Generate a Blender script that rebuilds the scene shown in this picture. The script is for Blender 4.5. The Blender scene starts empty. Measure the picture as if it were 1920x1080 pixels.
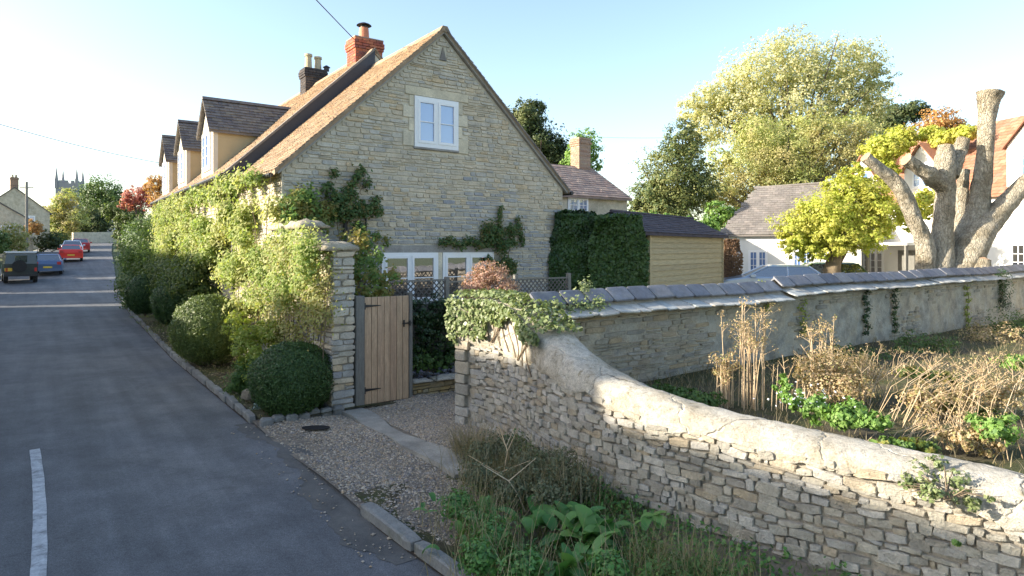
import bpy, math, random
import numpy as np
from mathutils import Vector, Matrix
random.seed(7)
R = np.random.default_rng(7)
D = bpy.data
C = bpy.context.scene.collection
sc = bpy.context.scene
rad = math.radians

# ------------------------------------------------------------------ camera, sky, sun
cam = D.objects.new('camera', D.cameras.new('camera')); C.objects.link(cam)
cam.data.sensor_width = 36; cam.data.lens = 36*1200/1920; cam.data.shift_y = -75/1920
cam.location = (0, 0, 2.5); cam.rotation_euler = (rad(90), 0, 0)
cam.data.clip_start = 0.05; cam.data.clip_end = 2000
sc.camera = cam
SUN_AZ = (-0.985, -0.17); SUN_EL = rad(20)
SD = Vector((SUN_AZ[0]*math.cos(SUN_EL), SUN_AZ[1]*math.cos(SUN_EL), math.sin(SUN_EL))).normalized()
w = D.worlds.new('World'); sc.world = w; w.use_nodes = True
nt = w.node_tree; bg = nt.nodes['Background']
sky = nt.nodes.new('ShaderNodeTexSky'); sky.sky_type = 'NISHITA'; sky.sun_disc = False
sky.sun_elevation = SUN_EL; sky.sun_rotation = math.atan2(SD.x, SD.y)
sky.altitude = 80; sky.air_density = 1.0; sky.dust_density = 1.5; sky.ozone_density = 0.8
nt.links.new(sky.outputs[0], bg.inputs[0]); bg.inputs[1].default_value = 0.15
sl = D.lights.new('sun', 'SUN'); sl.energy = 5.0; sl.angle = rad(0.6); sl.color = (1, 0.9, 0.74)
so = D.objects.new('sun', sl); C.objects.link(so); so.rotation_euler = SD.to_track_quat('Z', 'Y').to_euler()
sc.view_settings.view_transform = 'Standard'; sc.view_settings.look = 'None'
sc.view_settings.exposure = 1.4; sc.view_settings.gamma = 1; sc.view_settings.use_curve_mapping = False

# ------------------------------------------------------------------ frames and helpers
ANG = math.atan2(0.5914, 0.8064)          # the street frame: v across the road, u along it
def W(v, u, z=0.0): return Vector((-0.5914*u + 0.8064*v, 0.8064*u + 0.5914*v, z))
def at(px, py, Y): return Vector(((px-960)/1200*Y, Y, 2.5-(py-465)/1200*Y))
def sstep(a, b, x): t = np.clip((x-a)/(b-a), 0, 1); return t*t*(3-2*t)
def hill(x, y):
    h = np.interp(y, [0, 30, 36, 42, 47, 56, 70, 95, 140, 220, 500], [0, 0, .1, .33, .6, 1.3, 2.05, 3.1, 4.6, 7, 12])
    left = sstep(-9, -18, x)
    rt = sstep(3, 9, x)*sstep(8, 17, y)*.42
    return h*left + rt*(1-left)
def noise2(x, y, s, seed=0):
    r = np.random.default_rng(seed); o = 0
    for k in range(5):
        a = r.uniform(0, 6.28); f = s*(1.6**k); o = o + np.sin((x*np.cos(a)+y*np.sin(a))*f + r.uniform(0, 6.28))/(1.35**k)
    return o/3.2

def new_obj(name, data, parent=None, loc=None, rot=None):
    o = D.objects.new(name, data); C.objects.link(o)
    if parent is not None: o.parent = parent
    if loc is not None: o.location = loc
    if rot is not None: o.rotation_euler = rot
    return o
def tag(o, label=None, cat=None, group=None, kind=None):
    if label: o['label'] = label
    if cat: o['category'] = cat
    if group: o['group'] = group
    if kind: o['kind'] = kind
    return o
def thing(name, label, cat, loc=(0, 0, 0), rotz=0, group=None):
    o = new_obj(name, None, None, loc, (0, 0, rotz)); o.empty_display_size = .2
    return tag(o, label, cat, group)
def npmesh(name, V, F, mat, smooth=False):
    """V (n,3); F list of arrays (m,k) of equal-size faces"""
    V = np.asarray(V, dtype=np.float32)
    if not isinstance(F, list): F = [F]
    F = [np.asarray(f, dtype=np.int32) for f in F if len(f)]
    me = D.meshes.new(name)
    me.vertices.add(len(V)); me.vertices.foreach_set('co', V.ravel())
    nl = sum(f.size for f in F); npoly = sum(len(f) for f in F)
    me.loops.add(nl); me.polygons.add(npoly)
    me.loops.foreach_set('vertex_index', np.concatenate([f.ravel() for f in F]))
    tot = np.concatenate([np.full(len(f), f.shape[1], dtype=np.int32) for f in F])
    st = np.concatenate([[0], np.cumsum(tot)[:-1]]).astype(np.int32)
    me.polygons.foreach_set('loop_start', st)
    try: me.polygons.foreach_set('loop_total', tot)
    except Exception: pass
    me.polygons.foreach_set('use_smooth', np.full(npoly, bool(smooth)))
    me.update(calc_edges=True); me.validate()
    if mat: me.materials.append(mat)
    return me
class MB:
    def __init__(s): s.v = []; s.f = []
    def add(s, vs, fs):
        b = len(s.v); s.v += [tuple(q) for q in vs]; s.f += [tuple(b+i for i in f) for f in fs]; return s
    def box(s, x0, x1, y0, y1, z0, z1, j=0):
        vs = [(x, y, z) for x in (x0, x1) for y in (y0, y1) for z in (z0, z1)]
        if j: vs = [tuple(c+random.uniform(-j, j) for c in q) for q in vs]
        return s.add(vs, [(0, 1, 3, 2), (4, 6, 7, 5), (0, 4, 5, 1), (2, 3, 7, 6), (0, 2, 6, 4), (1, 5, 7, 3)])
    def bbox(s, x0, x1, y0, y1, z0, z1, b):            # box with bevelled vertical/top edges
        prof = [(x0+b, z0), (x1-b, z0), (x1, z0+b), (x1, z1-b), (x1-b, z1), (x0+b, z1), (x0, z1-b), (x0, z0+b)]
        rings = []
        for y, k in ((y0, 1), (y0+b, 0), (y1-b, 0), (y1, 1)):
            cx, cz = (x0+x1)/2, (z0+z1)/2
            for (x, z) in prof:
                rings.append((x+(b if x < cx else -b)*k*.7, y, z+(b if z < cz else -b)*k*.7))
        fs = []
        for r in range(3):
            for i in range(8): fs.append((r*8+i, r*8+(i+1) % 8, (r+1)*8+(i+1) % 8, (r+1)*8+i))
        fs.append(tuple(range(7, -1, -1))); fs.append(tuple(range(24, 32)))
        return s.add(rings, fs)
    def prism(s, poly, y0, y1):                         # poly of (x,z), extruded along y
        n = len(poly)
        s.add([(x, y0, z) for x, z in poly]+[(x, y1, z) for x, z in poly],
              [tuple(range(n)), tuple(range(2*n-1, n-1, -1))]+[(i, i+n, (i+1) % n+n, (i+1) % n) for i in range(n)]); return s
    def prismz(s, poly, z0, z1):
        n = len(poly)
        s.add([(x, y, z0) for x, y in poly]+[(x, y, z1) for x, y in poly],
              [tuple(range(n-1, -1, -1)), tuple(range(n, 2*n))]+[(i, (i+1) % n, (i+1) % n+n, i+n) for i in range(n)]); return s
    def prismx(s, poly, x0, x1):                        # poly of (y,z)
        n = len(poly)
        s.add([(x0, y, z) for y, z in poly]+[(x1, y, z) for y, z in poly],
              [tuple(range(n-1, -1, -1)), tuple(range(n, 2*n))]+[(i, (i+1) % n, (i+1) % n+n, i+n) for i in range(n)]); return s
    def cyl(s, c, r0, r1, h, n=12, axis='z', cap=True):
        vs = []
        for k, r in ((0, r0), (1, r1)):
            for i in range(n):
                a = 2*math.pi*i/n; p, q, t = r*math.cos(a), r*math.sin(a), h*k
                vs.append({'z': (c[0]+p, c[1]+q, c[2]+t), 'y': (c[0]+p, c[1]+t, c[2]+q), 'x': (c[0]+t, c[1]+p, c[2]+q)}[axis])
        fs = [(i, (i+1) % n, (i+1) % n+n, i+n) for i in range(n)]
        if cap: fs += [tuple(range(n-1, -1, -1)), tuple(range(n, 2*n))]
        return s.add(vs, fs)
    def tube(s, pts, rs, n=6):
        V, F = tubes([(pts, rs)], n); return s.add(V.tolist(), [tuple(int(i) for i in f) for f in F])
    def mesh(s, name, mat, smooth=False):
        me = D.meshes.new(name); me.from_pydata(s.v, [], s.f); me.update()
        if smooth: me.polygons.foreach_set('use_smooth', np.ones(len(me.polygons), dtype=bool))
        if mat: me.materials.append(mat)
        return me
    def build(s, name, mat, parent=None, loc=None, rot=None, smooth=False, label=None):
        o = new_obj(name, s.mesh(name, mat, smooth), parent, loc, rot)
        if label: o['label'] = label
        return o
def tubes(lst, n=6, rough=0.0, seed=1):
    """list of (points, radii) -> V, F (quads), open tubes with end caps left flat"""
    VV = []; FF = []; base = 0; r_ = np.random.default_rng(seed)
    for pts, rs in lst:
        P = np.array([list(p) for p in pts], float); rs = np.array(rs, float); k = len(P)
        T = np.gradient(P, axis=0); T /= np.linalg.norm(T, axis=1)[:, None]+1e-9
        up = np.array([0, 0, 1.0]) if abs(T[0, 2]) < .8 else np.array([0, 1.0, 0])
        A = np.cross(T, up); A /= np.linalg.norm(A, axis=1)[:, None]+1e-9; B = np.cross(T, A)
        th = np.arange(n)*2*np.pi/n
        rr = rs[:, None]*(1+rough*r_.normal(size=(k, n)))
        V = P[:, None]+rr[..., None]*(np.cos(th)[None, :, None]*A[:, None]+np.sin(th)[None, :, None]*B[:, None])
        V = V.reshape(-1, 3)
        i = np.arange(n); j = (i+1) % n
        F = np.concatenate([np.stack([r*n+i, r*n+j, (r+1)*n+j, (r+1)*n+i], 1) for r in range(k-1)])
        # caps as quads to the first/last ring centre
        V = np.concatenate([V, P[:1], P[-1:]])
        c0, c1 = k*n, k*n+1
        cf = np.array([[c0, (a+2) % n, (a+1) % n, a] for a in range(0, n, 2)])
        cl = np.array([[c1, (k-1)*n+a, (k-1)*n+(a+1) % n, (k-1)*n+(a+2) % n] for a in range(0, n, 2)])
        F = np.concatenate([F, cf, cl])
        VV.append(V); FF.append(F+base); base += len(V)
    return np.concatenate(VV), np.concatenate(FF)

# ------------------------------------------------------------------ materials
def newmat(name):
    m = D.materials.new(name); m.use_nodes = True; n = m.node_tree; b = n.nodes['Principled BSDF']; return m, n, b
def N(n, t, **k):
    x = n.nodes.new(t)
    for a, v in k.items(): setattr(x, a, v)
    return x
def ramp(n, cols, pos=None, interp='LINEAR'):
    r = N(n, 'ShaderNodeValToRGB'); e = r.color_ramp.elements; r.color_ramp.interpolation = interp
    k = len(cols); pos = pos or [i/(k-1) for i in range(k)]
    while len(e) < k: e.new(.5)
    for i in range(k): e[i].position = pos[i]; e[i].color = (*cols[i], 1)
    return r
def noise(n, scale, detail=4, coord=None, rough=.6, stretch=None):
    x = N(n, 'ShaderNodeTexNoise'); x.inputs['Scale'].default_value = scale; x.inputs['Detail'].default_value = detail; x.inputs['Roughness'].default_value = rough
    c = coord
    if stretch:
        mp = N(n, 'ShaderNodeMapping'); mp.inputs['Scale'].default_value = stretch; n.links.new(c, mp.inputs[0]); c = mp.outputs[0]
    if c is not None: n.links.new(c, x.inputs['Vector'])
    return x
def mixc(n, a, b, fac, mode='MIX'):
    x = N(n, 'ShaderNodeMix', data_type='RGBA', blend_type=mode)
    for s, v in ((0, fac), (6, a), (7, b)):
        if hasattr(v, 'is_output'): n.links.new(v, x.inputs[s])
        elif isinstance(v, (int, float)): x.inputs[s].default_value = v
        else: x.inputs[s].default_value = (*v, 1)
    return x.outputs[2]
def rnd(n):                                  # a random number per piece: object or mesh island
    o = N(n, 'ShaderNodeObjectInfo'); g = N(n, 'ShaderNodeNewGeometry')
    a = N(n, 'ShaderNodeMath', operation='ADD'); f = N(n, 'ShaderNodeMath', operation='FRACT')
    n.links.new(o.outputs['Random'], a.inputs[0]); n.links.new(g.outputs['Random Per Island'], a.inputs[1]); n.links.new(a.outputs[0], f.inputs[0])
    return f.outputs[0]
def bump(n, b, h, strength=.4, dist=.01):
    x = N(n, 'ShaderNodeBump'); x.inputs['Strength'].default_value = strength; x.inputs['Distance'].default_value = dist
    n.links.new(h, x.inputs['Height']); n.links.new(x.outputs[0], b.inputs['Normal'])
def m_var(name, cols, scale=6, scale2=40, rough=.9, bmp=.5, bd=.01, island=True, wear=None, wearamt=.4, world=True, stretch=None, pos=None, spec=.3):
    """pieces that vary one by one (cols picked per piece), with grain and patches of wear"""
    m, n, b = newmat(name)
    g = N(n, 'ShaderNodeNewGeometry') if world else N(n, 'ShaderNodeTexCoord')
    co = g.outputs['Position'] if world else g.outputs['Object']
    if island: r = ramp(n, cols, pos); n.links.new(rnd(n), r.inputs[0]); c = r.outputs[0]
    else:
        nn = noise(n, scale*.35, 5, co, .7, stretch); r = ramp(n, cols, pos or [(.3+.4*i/(len(cols)-1)) for i in range(len(cols))]); n.links.new(nn.outputs[0], r.inputs[0]); c = r.outputs[0]
    n1 = noise(n, scale, 6, co, .7, stretch); n2 = noise(n, scale2, 4, co, .7, stretch)
    r1 = ramp(n, [(.72,)*3, (1.22,)*3], [.3, .7]); n.links.new(n1.outputs[0], r1.inputs[0])
    c = mixc(n, c, r1.outputs[0], 1.0, 'MULTIPLY')
    r2 = ramp(n, [(.8,)*3, (1.15,)*3], [.3, .7]); n.links.new(n2.outputs[0], r2.inputs[0])
    c = mixc(n, c, r2.outputs[0], 1.0, 'MULTIPLY')
    if wear:
        n3 = noise(n, scale*.6, 7, co, .75); r3 = ramp(n, [(0,)*3, (wearamt,)*3], [.52, .66]); n.links.new(n3.outputs[0], r3.inputs[0])
        c = mixc(n, c, wear, r3.outputs[0])
    n.links.new(c, b.inputs['Base Color']); b.inputs['Roughness'].default_value = rough; b.inputs['Specular IOR Level'].default_value = spec
    if bmp:
        ad = N(n, 'ShaderNodeMath', operation='ADD'); n.links.new(n1.outputs[0], ad.inputs[0]); n.links.new(n2.outputs[0], ad.inputs[1]); bump(n, b, ad.outputs[0], bmp, bd)
    return m
def m_leaf(name, cols, trans=.35, rough=.55, patch=None, pscale=.8, spec=.35):
    m, n, b = newmat(name)
    r = ramp(n, cols); n.links.new(rnd(n), r.inputs[0]); c = r.outputs[0]
    if patch:
        g = N(n, 'ShaderNodeNewGeometry'); nn = noise(n, pscale, 4, g.outputs['Position'], .7)
        rr = ramp(n, [(0,)*3, (1,)*3], [.45, .6]); n.links.new(nn.outputs[0], rr.inputs[0]); c = mixc(n, c, patch, rr.outputs[0])
    n.links.new(c, b.inputs['Base Color']); b.inputs['Roughness'].default_value = rough; b.inputs['Specular IOR Level'].default_value = spec
    t = N(n, 'ShaderNodeBsdfTranslucent'); cc = mixc(n, c, (1.3, 1.35, .7), 1.0, 'MULTIPLY'); n.links.new(cc, t.inputs[0])
    mx = N(n, 'ShaderNodeMixShader'); mx.inputs[0].default_value = trans
    n.links.new(b.outputs[0], mx.inputs[1]); n.links.new(t.outputs[0], mx.inputs[2]); n.links.new(mx.outputs[0], n.nodes['Material Output'].inputs[0])
    return m
def m_plain(name, col, rough=.5, metal=0, spec=.5, var=.12, scale=20, bmp=0):
    m, n, b = newmat(name); tc = N(n, 'ShaderNodeTexCoord'); nn = noise(n, scale, 5, tc.outputs['Object'])
    r = ramp(n, [tuple(x*(1-var) for x in col), tuple(x*(1+var) for x in col)], [.3, .7]); n.links.new(nn.outputs[0], r.inputs[0])
    n.links.new(r.outputs[0], b.inputs['Base Color']); b.inputs['Roughness'].default_value = rough; b.inputs['Metallic'].default_value = metal; b.inputs['Specular IOR Level'].default_value = spec
    if bmp: bump(n, b, nn.outputs[0], bmp, .01)
    return m
def m_glass(name, col, refl=.35):
    m, n, b = newmat(name); b.inputs['Base Color'].default_value = (*col, 1); b.inputs['Roughness'].default_value = .3
    tc = N(n, 'ShaderNodeTexCoord'); nn = noise(n, 2.5, 2, tc.outputs['Object'])
    gl = N(n, 'ShaderNodeBsdfGlossy'); gl.inputs['Roughness'].default_value = .02
    bp = N(n, 'ShaderNodeBump'); bp.inputs['Strength'].default_value = .08; bp.inputs['Distance'].default_value = .02; n.links.new(nn.outputs[0], bp.inputs['Height']); n.links.new(bp.outputs[0], gl.inputs['Normal'])
    mx = N(n, 'ShaderNodeMixShader'); mx.inputs[0].default_value = refl
    n.links.new(b.outputs[0], mx.inputs[1]); n.links.new(gl.outputs[0], mx.inputs[2]); n.links.new(mx.outputs[0], n.nodes['Material Output'].inputs[0])
    return m

M = {}
M['gable'] = m_var('gable_stone', [(.53, .45, .33), (.57, .49, .37), (.48, .43, .34), (.55, .48, .37), (.43, .41, .37), (.53, .46, .35), (.56, .43, .27), (.50, .46, .38), (.57, .52, .43)], 5, 45, bmp=.6, bd=.012, pos=[0, .16, .3, .44, .56, .68, .8, .84, 1])
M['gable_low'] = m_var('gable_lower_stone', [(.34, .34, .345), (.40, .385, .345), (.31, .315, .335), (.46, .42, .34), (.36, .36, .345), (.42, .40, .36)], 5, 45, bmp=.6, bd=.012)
M['mortar'] = m_var('pale_lime_mortar', [(.54, .48, .37), (.62, .56, .44), (.5, .45, .36)], 4, 60, bmp=.5, bd=.01, island=False)
M['mortar_dark'] = m_var('rubble_core_mortar', [(.30, .27, .22), (.38, .34, .28), (.25, .22, .18)], 4, 40, bmp=.8, bd=.02, island=False)
M['rubble'] = m_var('rubble_stone', [(.40, .37, .31), (.49, .45, .37), (.31, .29, .25), (.43, .39, .32), (.45, .37, .26), (.36, .35, .33), (.58, .54, .47), (.40, .38, .34)], 7, 50, bmp=1.0, bd=.02, pos=[0, .18, .34, .5, .63, .68, .85, 1], wear=(.42, .41, .36), wearamt=.5)
def m_coping():
    m, n, b = newmat('rough_mortar_coping'); g = N(n, 'ShaderNodeNewGeometry'); co = g.outputs['Position']
    n1 = noise(n, 2.2, 7, co, .7); r1 = ramp(n, [(.38, .33, .25), (.52, .47, .38), (.62, .58, .50), (.46, .42, .35)], [.32, .45, .58, .72]); n.links.new(n1.outputs[0], r1.inputs[0]); c = r1.outputs[0]
    n2 = noise(n, 14, 6, co, .75); r2 = ramp(n, [(.55,)*3, (1.0,)*3, (1.18,)*3], [.3, .5, .7]); n.links.new(n2.outputs[0], r2.inputs[0]); c = mixc(n, c, r2.outputs[0], 1.0, 'MULTIPLY')
    n3 = noise(n, 70, 4, co, .8); r3 = ramp(n, [(.7,)*3, (1.15,)*3], [.35, .6]); n.links.new(n3.outputs[0], r3.inputs[0]); c = mixc(n, c, r3.outputs[0], 1.0, 'MULTIPLY')
    n4 = noise(n, 5, 6, co, .8); r4 = ramp(n, [(0,)*3, (.75,)*3], [.58, .66]); n.links.new(n4.outputs[0], r4.inputs[0]); c = mixc(n, c, (.26, .21, .11), r4.outputs[0])
    w_ = mixc(n, co, noise(n, 3, 4, co).outputs[1], .25); v = N(n, 'ShaderNodeTexVoronoi', feature='DISTANCE_TO_EDGE'); v.inputs['Scale'].default_value = 1.5; n.links.new(w_, v.inputs['Vector'])
    rc = ramp(n, [(.25,)*3, (1,)*3], [0, .018]); n.links.new(v.outputs[0], rc.inputs[0]); mk = ramp(n, [(0,)*3, (1,)*3], [.5, .56]); n.links.new(noise(n, 1.1, 3, co).outputs[0], mk.inputs[0])
    c2 = mixc(n, c, rc.outputs[0], 1.0, 'MULTIPLY'); c = mixc(n, c, c2, mk.outputs[0])
    n.links.new(c, b.inputs['Base Color']); b.inputs['Roughness'].default_value = .95; b.inputs['Specular IOR Level'].default_value = .15
    a1 = N(n, 'ShaderNodeMath', operation='ADD'); n.links.new(n2.outputs[0], a1.inputs[0]); n.links.new(n3.outputs[0], a1.inputs[1]); a2 = N(n, 'ShaderNodeMath', operation='MULTIPLY'); n.links.new(a1.outputs[0], a2.inputs[0]); n.links.new(rc.outputs[0], a2.inputs[1]); bump(n, b, a2.outputs[0], 1.0, .022); return m
M['coping'] = m_coping()
M['render_wall'] = m_var('old_lime_render_wall', [(.30, .29, .25), (.40, .38, .32), (.45, .39, .29), (.35, .34, .30)], 3.2, 34, bmp=1.0, bd=.025, island=False, wear=(.16, .15, .13), wearamt=.7)
M['wall2_stone'] = m_var('garden_wall_stone', [(.30, .28, .23), (.37, .33, .24), (.26, .25, .22), (.38, .3, .19), (.33, .31, .27)], 6, 40, bmp=.9, bd=.015)
M['dressed'] = m_var('dressed_limestone', [(.60, .53, .39), (.66, .59, .45), (.56, .50, .38)], 4, 40, bmp=.3, bd=.008)
M['lintel'] = m_var('grey_stone_lintel', [(.28, .27, .25), (.33, .31, .28)], 4, 40, bmp=.3)
M['tile_sand'] = m_var('sandy_clay_tile', [(.36, .25, .16), (.29, .20, .13), (.40, .29, .19), (.26, .20, .14), (.33, .25, .17)], 5, 50, bmp=.5, wear=(.42, .36, .26), wearamt=.4)
M['tile_stone'] = m_var('stone_roof_slate', [(.17, .15, .14), (.22, .2, .18), (.13, .12, .125), (.24, .21, .17)], 6, 50, bmp=.5, wear=(.3, .27, .2), wearamt=.5)
M['tile_red'] = m_var('red_clay_tile', [(.36, .17, .10), (.30, .14, .09), (.4, .22, .14), (.27, .15, .11)], 3, 30, bmp=.4)
M['tile_brown'] = m_var('brown_pink_tile', [(.33, .24, .2), (.27, .2, .175), (.37, .28, .23), (.25, .2, .18)], 3, 30, bmp=.4)
M['slate_grey'] = m_var('grey_roof_slate', [(.21, .19, .17), (.17, .155, .145), (.25, .22, .2)], 1.5, 25, bmp=.4)
M['slate_purple'] = m_var('dark_purple_slate', [(.07, .062, .075), (.09, .08, .095), (.06, .055, .068)], 3, 40, bmp=.3)
M['slate_cap'] = m_var('blue_grey_cap_slab', [(.17, .175, .20), (.23, .23, .25), (.14, .145, .17), (.25, .24, .24)], 7, 60, bmp=.5, rough=.75, wear=(.27, .26, .22), wearamt=.5)
M['slate_low'] = m_var('pale_cap_slate', [(.40, .41, .39), (.50, .48, .43), (.35, .38, .38), (.46, .42, .36)], 7, 60, bmp=.5, rough=.75, wear=(.2, .2, .17), wearamt=.5)
M['lead'] = m_plain('dark_lead', (.035, .038, .05), .55)
M['brick'] = m_var('red_brick', [(.42, .13, .07), (.36, .10, .06), (.48, .18, .10), (.3, .09, .06), (.22, .09, .08)], 8, 60, bmp=.5)
M['brick_mortar'] = m_plain('brick_mortar', (.3, .22, .17), .9)
M['brick_dark'] = m_var('sooty_brick', [(.045, .042, .045), (.07, .062, .06), (.035, .035, .04)], 8, 60, bmp=.4)
M['brick_pale'] = m_var('weathered_brick', [(.33, .24, .17), (.28, .18, .13), (.38, .3, .22)], 8, 60, bmp=.4)
M['pot'] = m_plain('terracotta_pot', (.45, .17, .09), .7)
M['pot_buff'] = m_plain('buff_chimney_pot', (.42, .36, .24), .8)
M['render_shade'] = m_plain('cream_render_shade_tone', (.50, .40, .235), .9, spec=.2, var=.05, scale=3)  # dormer cheeks: shade put into the cream colour
M['render_lit'] = m_plain('cream_render_lit_tone', (.66, .6, .48), .9, spec=.2, var=.05, scale=3)  # dormer fronts: same render, sunlight put into the paler colour
M['white_wall'] = m_plain('white_limewash', (.74, .73, .70), .9, spec=.2, var=.06, scale=2, bmp=.2)
M['cream_wall'] = m_var('cream_cottage_stone', [(.48, .42, .31), (.55, .49, .38), (.43, .37, .27)], 3, 30, bmp=.4, island=False)
M['white_paint'] = m_plain('white_window_paint', (.80, .80, .80), .45, var=.03)
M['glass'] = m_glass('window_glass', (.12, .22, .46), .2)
M['glass_low'] = m_glass('dark_window_glass', (.035, .03, .03), .5)
M['curtain'] = m_plain('blue_grey_blind', (.28, .36, .52), .9, var=.05)
M['black'] = m_plain('black_iron', (.018, .018, .02), .5)
M['plank'] = m_var('new_larch_plank', [(.44, .30, .19), (.5, .35, .23), (.40, .27, .18), (.47, .34, .22)], 5, 30, rough=.75, bmp=.35, bd=.004, world=False, stretch=(7, 7, .7))
M['oldwood'] = m_var('weathered_grey_oak', [(.17, .165, .15), (.22, .21, .185), (.14, .14, .13)], 6, 40, rough=.85, bmp=.6, bd=.006, world=False, stretch=(8, 8, .8))
M['board'] = m_var('pale_larch_board', [(.42, .35, .2), (.46, .39, .23), (.38, .32, .19)], 4, 30, rough=.8, bmp=.3, bd=.004, world=False, stretch=(.7, 8, 8))
M['lath'] = m_var('bleached_trellis_lath', [(.10, .092, .085), (.14, .13, .12), (.08, .075, .07)], 8, 40, rough=.85, bmp=.2, world=False)
M['wirem'] = m_plain('black_cable', (.03, .03, .035), .6)
def m_bark():
    m, n, b = newmat('flaky_pollard_bark'); g = N(n, 'ShaderNodeNewGeometry'); co = g.outputs['Position']
    n1 = noise(n, 1.6, 6, co, .7); r1 = ramp(n, [(.27, .22, .15), (.44, .38, .28), (.60, .54, .43), (.46, .39, .27)], [.3, .45, .58, .72]); n.links.new(n1.outputs[0], r1.inputs[0]); c = r1.outputs[0]
    w_ = mixc(n, co, noise(n, 4, 4, co).outputs[1], .12); mp = N(n, 'ShaderNodeMapping'); mp.inputs['Scale'].default_value = (16, 16, 6); n.links.new(w_, mp.inputs[0])
    v = N(n, 'ShaderNodeTexVoronoi', feature='DISTANCE_TO_EDGE'); v.inputs['Scale'].default_value = 1; n.links.new(mp.outputs[0], v.inputs['Vector']); rc = ramp(n, [(.72,)*3, (1.04,)*3], [0, .14]); n.links.new(v.outputs[0], rc.inputs[0]); c = mixc(n, c, rc.outputs[0], .8, 'MULTIPLY')
    n2 = noise(n, 12, 6, co, .8, (1.4, 1.4, .7)); r2 = ramp(n, [(.6,)*3, (1.2,)*3], [.32, .62]); n.links.new(n2.outputs[0], r2.inputs[0]); c = mixc(n, c, r2.outputs[0], 1.0, 'MULTIPLY')
    n.links.new(c, b.inputs['Base Color']); b.inputs['Roughness'].default_value = .95; b.inputs['Specular IOR Level'].default_value = .1
    a1 = N(n, 'ShaderNodeMath', operation='ADD'); n.links.new(n2.outputs[0], a1.inputs[0]); n.links.new(rc.outputs[0], a1.inputs[1]); bump(n, b, a1.outputs[0], 1.0, .12); return m
M['bark'] = m_bark()
M['cutwood'] = m_var('cut_limb_end', [(.36, .22, .13), (.45, .3, .19)], 6, 40, bmp=.5, island=False)
M['bark_dark'] = m_var('dark_bark', [(.10, .08, .06), (.16, .13, .1)], 4, 30, bmp=.8, bd=.03, island=False)
M['stem'] = m_var('thin_brown_stem', [(.15, .11, .075), (.22, .17, .11)], 4, 30, bmp=.3)
M['straw'] = m_var('dry_straw_stalk', [(.50, .37, .22), (.58, .45, .29), (.42, .29, .17), (.6, .5, .36)], 4, 30, bmp=.1)
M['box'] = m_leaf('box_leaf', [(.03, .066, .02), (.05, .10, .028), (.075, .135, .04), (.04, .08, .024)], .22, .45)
M['box_sun_tint'] = m_leaf('box_leaf_sun_tint', [(.08, .12, .03), (.13, .18, .05), (.18, .22, .065), (.09, .14, .04)], .25, .45)  # paler copy of the box leaf with sunlight put into its colour
M['laurel'] = m_leaf('dark_ivy_leaf', [(.014, .035, .012), (.024, .055, .018), (.04, .085, .025), (.02, .045, .016)], .15, .35, patch=(.05, .10, .025), pscale=1.2)
M['climb'] = m_leaf('light_climber_leaf', [(.19, .27, .06), (.27, .35, .09), (.34, .41, .13), (.15, .23, .05), (.40, .42, .17)], .42, .6, spec=.2, patch=(.46, .46, .2), pscale=1.4)
M['climb_dry'] = m_leaf('pale_autumn_leaf', [(.36, .36, .14), (.30, .33, .12), (.42, .34, .16), (.25, .28, .09)], .4, .55)
M['vine'] = m_leaf('vine_leaf', [(.07, .14, .03), (.11, .2, .045), (.16, .26, .06), (.05, .11, .03)], .35, .5, patch=(.25, .2, .05), pscale=2.5)
M['vine_dark'] = m_leaf('dark_vine_leaf', [(.04, .085, .025), (.065, .12, .03), (.09, .15, .04), (.17, .13, .04)], .3, .5)
M['gold'] = m_leaf('golden_ground_leaf', [(.26, .33, .06), (.34, .38, .08), (.18, .26, .045), (.4, .4, .12)], .4)
M['fern'] = m_leaf('mid_green_leaf', [(.06, .12, .03), (.085, .16, .04), (.12, .2, .05)], .3)
M['silver'] = m_leaf('silver_blue_leaf', [(.22, .30, .30), (.3, .38, .37), (.18, .25, .26)], .15)
M['lav'] = m_leaf('lavender_leaf', [(.13, .16, .17), (.19, .21, .24), (.22, .2, .3)], .2)
M['hydr'] = m_leaf('dry_hydrangea_floret', [(.42, .24, .19), (.50, .33, .26), (.36, .19, .15), (.46, .35, .27)], .35)
M['ivy'] = m_leaf('variegated_ivy_leaf', [(.16, .21, .08), (.25, .29, .13), (.10, .15, .05), (.34, .36, .2)], .25, .4)
M['dock'] = m_leaf('broad_dock_leaf', [(.055, .16, .04), (.085, .22, .05), (.14, .27, .07), (.045, .12, .03)], .25, .4)
M['grass'] = m_leaf('rough_grass', [(.08, .14, .03), (.12, .19, .045), (.17, .21, .07), (.24, .21, .10)], .3)
M['drygrass'] = m_leaf('dry_grass', [(.28, .23, .14), (.20, .16, .09), (.38, .32, .2), (.13, .11, .06)], .3)
M['lush'] = m_leaf('fresh_green_leaf', [(.12, .24, .05), (.18, .31, .07), (.24, .36, .1), (.09, .19, .04)], .35)
M['drybush'] = m_leaf('dry_flowerhead', [(.42, .30, .17), (.5, .38, .24), (.34, .24, .12), (.30, .3, .12)], .3)
M['petal'] = m_leaf('white_petal', [(.75, .75, .8), (.8, .8, .85)], .3)
M['yew'] = m_leaf('yew_needle', [(.05, .085, .028), (.08, .12, .035), (.13, .16, .05), (.2, .2, .07)], .25, .6, patch=(.2, .21, .07), pscale=.5)
M['pine'] = m_leaf('dark_pine_needle', [(.02, .04, .018), (.035, .06, .02), (.06, .085, .026)], .2, .6, patch=(.1, .12, .035), pscale=.5)
M['birch'] = m_leaf('pale_autumn_tree_leaf', [(.52, .50, .30), (.60, .57, .37), (.40, .43, .22), (.54, .49, .28), (.46, .48, .29)], .45)
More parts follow.
